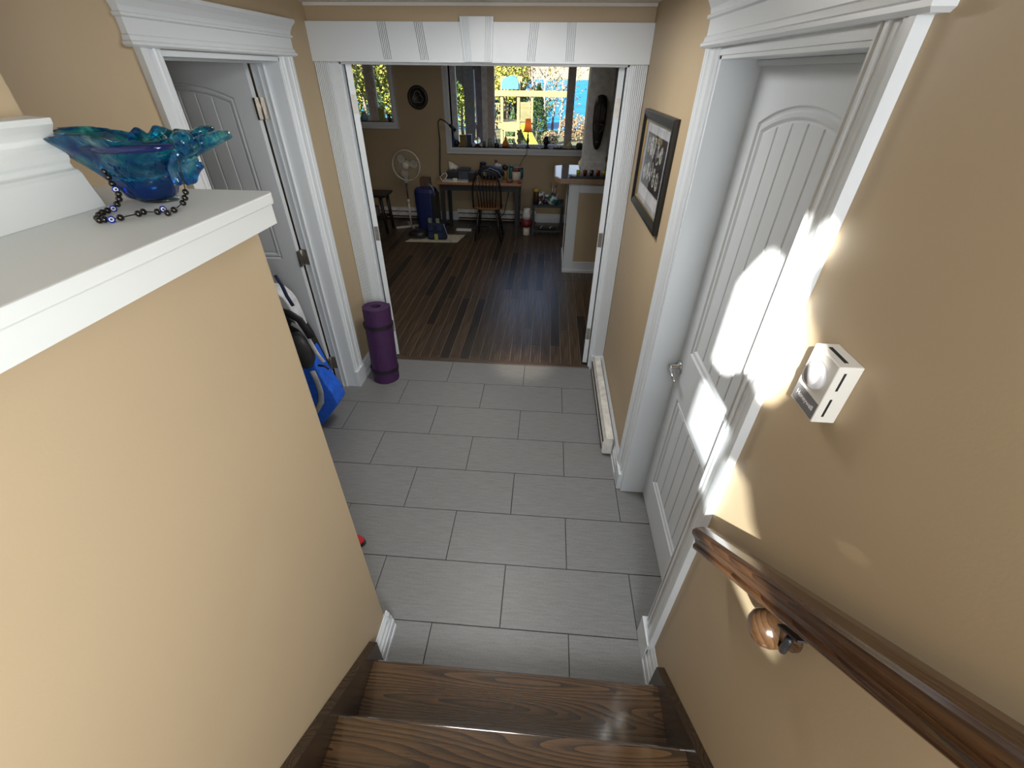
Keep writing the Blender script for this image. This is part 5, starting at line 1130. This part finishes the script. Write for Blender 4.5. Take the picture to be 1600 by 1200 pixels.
# ---- window sill items (big window, sill z 1.075)
SZ = 1.0755; SY = 4.40
def spx(px, Y=SY): return unproj(px, 229, 1, Y).x
LS = 0.0
s1 = boxthing('picture_panel', spx(701), spx(705), 4.385, 4.42, SZ, SZ+0.20, BK2, 'narrow black upright box at the left end of the wide sill', 'box')
t = thing('bottle', (spx(709), 4.42, SZ), 'blue glass bottle at the left end of the wide sill', 'bottle'); MB().lathe([(0.026, 0), (0.028, 0.01), (0.028, 0.10), (0.012, 0.13), (0.012, 0.17)], (spx(708.5), 4.44, SZ), 14).build('body', mat('bottle_blue', (0.1, 0.3, 0.75), 0.1, build=noisy((0.08, 0.25, 0.65), (0.15, 0.4, 0.85)), Transmission_Weight=0.6), t); MB().lathe([(0.013, 0.17), (0.013, 0.185), (0, 0.185)], (spx(708.5), 4.44, SZ), 12).build('stopper', BK2, t)
t = thing('ball_ornament', (spx(714), 4.39, SZ), 'round black ball ornament on the wide sill', 'ornament'); MB().ball((spx(714), 4.39, SZ+0.052), 0.045).build('ball', BK2, t); MB().lathe([(0.028, 0), (0.02, 0.012)], (spx(714), 4.39, SZ), 14).build('stand', BK2, t)
boxthing('tea_tin', spx(719), spx(728.5), 4.39, 4.46, SZ, SZ+0.155, P('olive_tin', (0.22, 0.16, 0.04), 0.4), 'olive and ochre square tin on the wide sill', 'tin', lidm=P('tin_lid', (0.10, 0.09, 0.03), 0.4))
t = boxthing('book', spx(730), spx(737), 4.39, 4.50, SZ, SZ+0.165, P('book_blue', (0.03, 0.035, 0.07), 0.5), 'dark blue upright book next to the tin on the sill', 'book')
MB().box(spx(730)+0.004, spx(737)-0.003, 4.395, 4.495, SZ+0.003, SZ+0.168).build('pages', CR, t)
t = thing('glass_globe', (spx(746), 4.42, SZ), 'clear glass globe on a dark wooden foot on the sill', 'globe'); MB().ball((spx(746), 4.42, SZ+0.085), 0.048, seg=20, rings=12).build('globe', mat('clear_glass', (0.95, 0.97, 1), 0.0, build=noisy((0.92, 0.95, 0.98), (0.98, 0.99, 1)), Transmission_Weight=1.0, IOR=1.45), t); MB().lathe([(0.055, 0), (0.055, 0.012), (0.03, 0.02), (0.035, 0.045), (0.02, 0.045)], (spx(746), 4.42, SZ), 16).build('foot', P('foot_wood', (0.05, 0.025, 0.015), 0.4), t)
t = thing('glass_tumbler', (spx(756.5), 4.40, SZ), 'small clear glass tumbler next to the globe', 'glass'); MB().lathe([(0.026, 0), (0.029, 0.085), (0.026, 0.085), (0.023, 0.01), (0, 0.01)], (spx(756.5), 4.40, SZ), 16).build('cup', glassy('tumbler_glass', (0.80, 0.82, 0.80)), t)
jar('candle', spx(766), 4.41, SZ, 0.040, 0.115, P('sage_wax', (0.28, 0.30, 0.25), 0.5), 'pale sage green pillar candle on the sill', 'candle', prof=[(0.04, 0), (0.04, 0.112), (0.036, 0.115), (0.0, 0.108)])
t = jar('mortar', spx(776), 4.40, SZ, 0.034, 0.06, BK2, 'black pot with a tall dark stick on the sill', 'pot', prof=[(0.028, 0), (0.037, 0.02), (0.037, 0.05), (0.03, 0.062), (0.026, 0.06), (0.02, 0.02), (0, 0.02)]); MB().tube([(spx(777), 4.40, SZ+0.02), (spx(774), 4.40, SZ+0.20)], [0.010, 0.006], 8).build('stick', BK2, t)
t = thing('gourd', (spx(790), 4.42, SZ), 'orange pear-shaped gourd ornament on a dark dish', 'gourd'); MB().lathe([(0.001, 0.012), (0.04, 0.016), (0.052, 0.04), (0.044, 0.075), (0.024, 0.10), (0.018, 0.13), (0.006, 0.15), (0, 0.15)], (spx(790), 4.42, SZ), 20).build('fruit', P('gourd_orange', (0.65, 0.20, 0.02), 0.4), t); MB().tube([(spx(790), 4.42, SZ+0.145), (spx(791), 4.42, SZ+0.17)], 0.004, 6).build('stem', BK2, t); MB().lathe([(0.05, 0), (0.07, 0.012), (0.06, 0.014), (0.0, 0.012)], (spx(791), 4.42, SZ), 20).build('dish', BK2, t)
t = thing('figurine', (spx(804), 4.40, SZ), 'small mauve glass figurine left of the lamp', 'figurine'); MB().lathe([(0.03, 0), (0.035, 0.02), (0.02, 0.05), (0.028, 0.065), (0.006, 0.08)], (spx(804), 4.40, SZ), 14).build('body', mat('mauve_glass', (0.6, 0.45, 0.6), 0.15, build=noisy((0.5, 0.38, 0.5), (0.7, 0.55, 0.7)), Transmission_Weight=0.5), t); MB().ball((spx(801), 4.40, SZ+0.085), 0.012, 0.012, 0.02).build('head', BK2, t)
# table lamp
lx = spx(824.5); t = thing('table_lamp', (lx, 4.40, SZ), 'small table lamp with an orange bell shade on the sill', 'lamp')
MB().lathe([(0.034, 0.012), (0.034, 0.022), (0.014, 0.035), (0.010, 0.05), (0.020, 0.08), (0.022, 0.11), (0.010, 0.15), (0.014, 0.175), (0.008, 0.19), (0.006, 0.235), (0, 0.235)], (lx, 4.40, SZ), 18).build('lamp_base', P('lamp_bronze', (0.02, 0.015, 0.012), 0.35), t)
def shade_mat(n, L, b):
    v = texco(n, L, (1, 1, 1), kind='Object'); s = n.new('ShaderNodeSeparateXYZ'); L.new(v, s.inputs[0]); k = math_(n, L, 'MULTIPLY', math_(n, L, 'SUBTRACT', s.outputs['Z'], SZ+0.225), 5.2)
    c = ramp(n, L, k, [(0.0, (0.28, 0.04, 0.01)), (0.45, (0.85, 0.20, 0.03)), (0.9, (0.50, 0.09, 0.02))]); L.new(c, b.inputs['Base Color'])
    b.inputs['Emission Strength'].default_value = 0.55; L.new(c, b.inputs['Emission Color'])
M['lampshade'] = mat('lit_lamp_shade', (0.8, 0.2, 0.03), 0.7, build=shade_mat)
MB().lathe([(0.074, 0.222), (0.066, 0.228), (0.050, 0.29), (0.042, 0.36), (0.040, 0.385), (0.038, 0.385), (0.048, 0.29), (0.064, 0.23)], (lx, 4.40, SZ), 28).build('lamp_shade', 'lampshade', t)
MB().lathe([(0.0765, 0.219), (0.0765, 0.228), (0.073, 0.228), (0.073, 0.219)], (lx, 4.40, SZ), 28).build('fringe', BK2, t)
MB().tube([(lx, 4.38, SZ+0.018), (lx-0.005, 4.31, SZ+0.01), (lx-0.01, 4.305, SZ-0.06), (lx-0.09, 4.30, 0.90), (lx-0.13, 4.25, 0.78), (lx-0.14, 4.15, 0.72)], 0.004, 6).build('cord', BK2, t)
boxthing('dish', spx(811), spx(840), 4.355, 4.45, SZ, SZ+0.011, P('tray_brown', (0.035, 0.025, 0.02), 0.4), 'dark rectangular dish under the table lamp', 'tray')
# carved head
t = thing('statue', (spx(853), 4.41, SZ), 'dark carved head statue on the sill right of the lamp', 'statue'); hx_ = spx(853)
MB().lathe([(0.028, 0), (0.03, 0.03), (0.022, 0.045)], (hx_, 4.41, SZ), 14).build('base', P('ebony', (0.012, 0.011, 0.011), 0.5), t)
mb = MB(); mb.ball((hx_, 4.41, SZ+0.095), 0.045, 0.045, 0.058); mb.ball((hx_, 4.41, SZ+0.145), 0.034, 0.034, 0.022); mb.ball((hx_-0.042, 4.41, SZ+0.10), 0.012, 0.012, 0.022); mb.ball((hx_+0.044, 4.41, SZ+0.085), 0.014, 0.012, 0.022); mb.ball((hx_, 4.368, SZ+0.09), 0.009, 0.012, 0.016); mb.build('head', P('ebony', (0.012, 0.011, 0.011), 0.5), t)
for k, px in enumerate((843, 861)):
    t = thing('tealight', (spx(px), 4.37, SZ), ('violet tealight just left of the carved head', 'violet tealight just right of the carved head')[k], 'candle', 'violet tealights on the sill')
    MB().lathe([(0.026, 0), (0.028, 0.018), (0.024, 0.018), (0.02, 0.010), (0, 0.010)], (spx(px), 4.37, SZ), 16).build('holder', P('violet_glass', (0.50, 0.42, 0.75), 0.2), t); MB().tube([(spx(px), 4.37, SZ+0.01), (spx(px), 4.37, SZ+0.022)], 0.0015, 5).build('wick', BK2, t)
t = thing('stone_dish', (spx(871), 4.42, SZ), 'low brown dish of stones right of the carved head', 'dish'); MB().lathe([(0.05, 0), (0.075, 0.02), (0.07, 0.022), (0.045, 0.008), (0, 0.008)], (spx(872), 4.42, SZ), 20).build('bowl', P('dish_brown', (0.12, 0.07, 0.05), 0.4), t)
for k in range(4): MB().ball((spx(872)-0.035+0.024*k, 4.42+0.01*(k % 2), SZ+0.022), 0.014, 0.014, 0.012, 10, 6).build('stone', (WH, P('stone_mauve', (0.3, 0.22, 0.25), 0.5))[k % 2], t)
t = thing('pear_ornament', (spx(890), 4.40, SZ), 'pale yellow glass pear ornament on the sill', 'ornament'); MB().lathe([(0.001, 0.0), (0.03, 0.003), (0.042, 0.03), (0.038, 0.06), (0.02, 0.085), (0.014, 0.105), (0, 0.11)], (spx(890), 4.40, SZ), 20).build('fruit', P('pear_yellow', (0.62, 0.60, 0.30), 0.25), t); MB().tube([(spx(890), 4.40, SZ+0.105), (spx(891), 4.40, SZ+0.135)], 0.006, 6).build('stem', BK2, t)
t = thing('pumpkin_ornament', (spx(905), 4.41, SZ), 'dark green pumpkin ornament beside the white post', 'ornament'); pxx = spx(905.5)
mb = MB()
for k in range(8): mb.ball((pxx+0.025*math.cos(k*PI/4), 4.41+0.025*math.sin(k*PI/4), SZ+0.045), 0.030, 0.030, 0.045, 12, 8)
mb.build('fruit', P('pumpkin_dark', (0.05, 0.06, 0.04), 0.4), t); MB().tube([(pxx, 4.41, SZ+0.08), (pxx+0.004, 4.41, SZ+0.13)], 0.006, 6).build('stem', P('stem_blue', (0.10, 0.25, 0.45), 0.4), t)
boxthing('speaker', spx(948), spx(954), 4.37, 4.45, SZ, SZ+0.22, BK2, 'tall black speaker on the sill right of the white post', 'speaker', lidm=BK2)
# left window sill items
s2 = lambda px, Y=4.41: unproj(px, 193, 1, Y).x
LZ = 1.3905
jar('pot', s2(571), 4.41, LZ, 0.05, 0.125, P('blue_glaze', (0.25, 0.36, 0.45), 0.25), 'grey-blue rounded pot on the left window sill', 'pot', prof=[(0.03, 0), (0.05, 0.03), (0.052, 0.07), (0.035, 0.115), (0.032, 0.125), (0.026, 0.12)])
t = thing('vase', (s2(600), 4.40, LZ), 'square olive vase with an uneven rim on the left sill', 'vase'); MB().box(s2(595.5), s2(603.5), 4.37, 4.43, LZ, LZ+0.165).build('body', P('olive_glaze', (0.30, 0.28, 0.08), 0.35), t, bevel=0.006); MB().box(s2(595), s2(598.5), 4.38, 4.42, LZ+0.165, LZ+0.18).build('rim', P('olive_glaze', (0.30, 0.28, 0.08), 0.35), t, bevel=0.003)
t = thing('figurine', (s2(610), 4.40, LZ), 'small dark bird figurine at the right end of the left sill', 'figurine'); mb = MB(); mb.ball((s2(610), 4.40, LZ+0.035), 0.026, 0.03, 0.034); mb.ball((s2(609.5), 4.385, LZ+0.085), 0.018, 0.02, 0.02); mb.build('body', P('bird_brown', (0.06, 0.05, 0.045), 0.5), t); MB().lathe([(0.022, 0), (0.02, 0.008)], (s2(610), 4.40, LZ), 12).build('base', BK2, t)
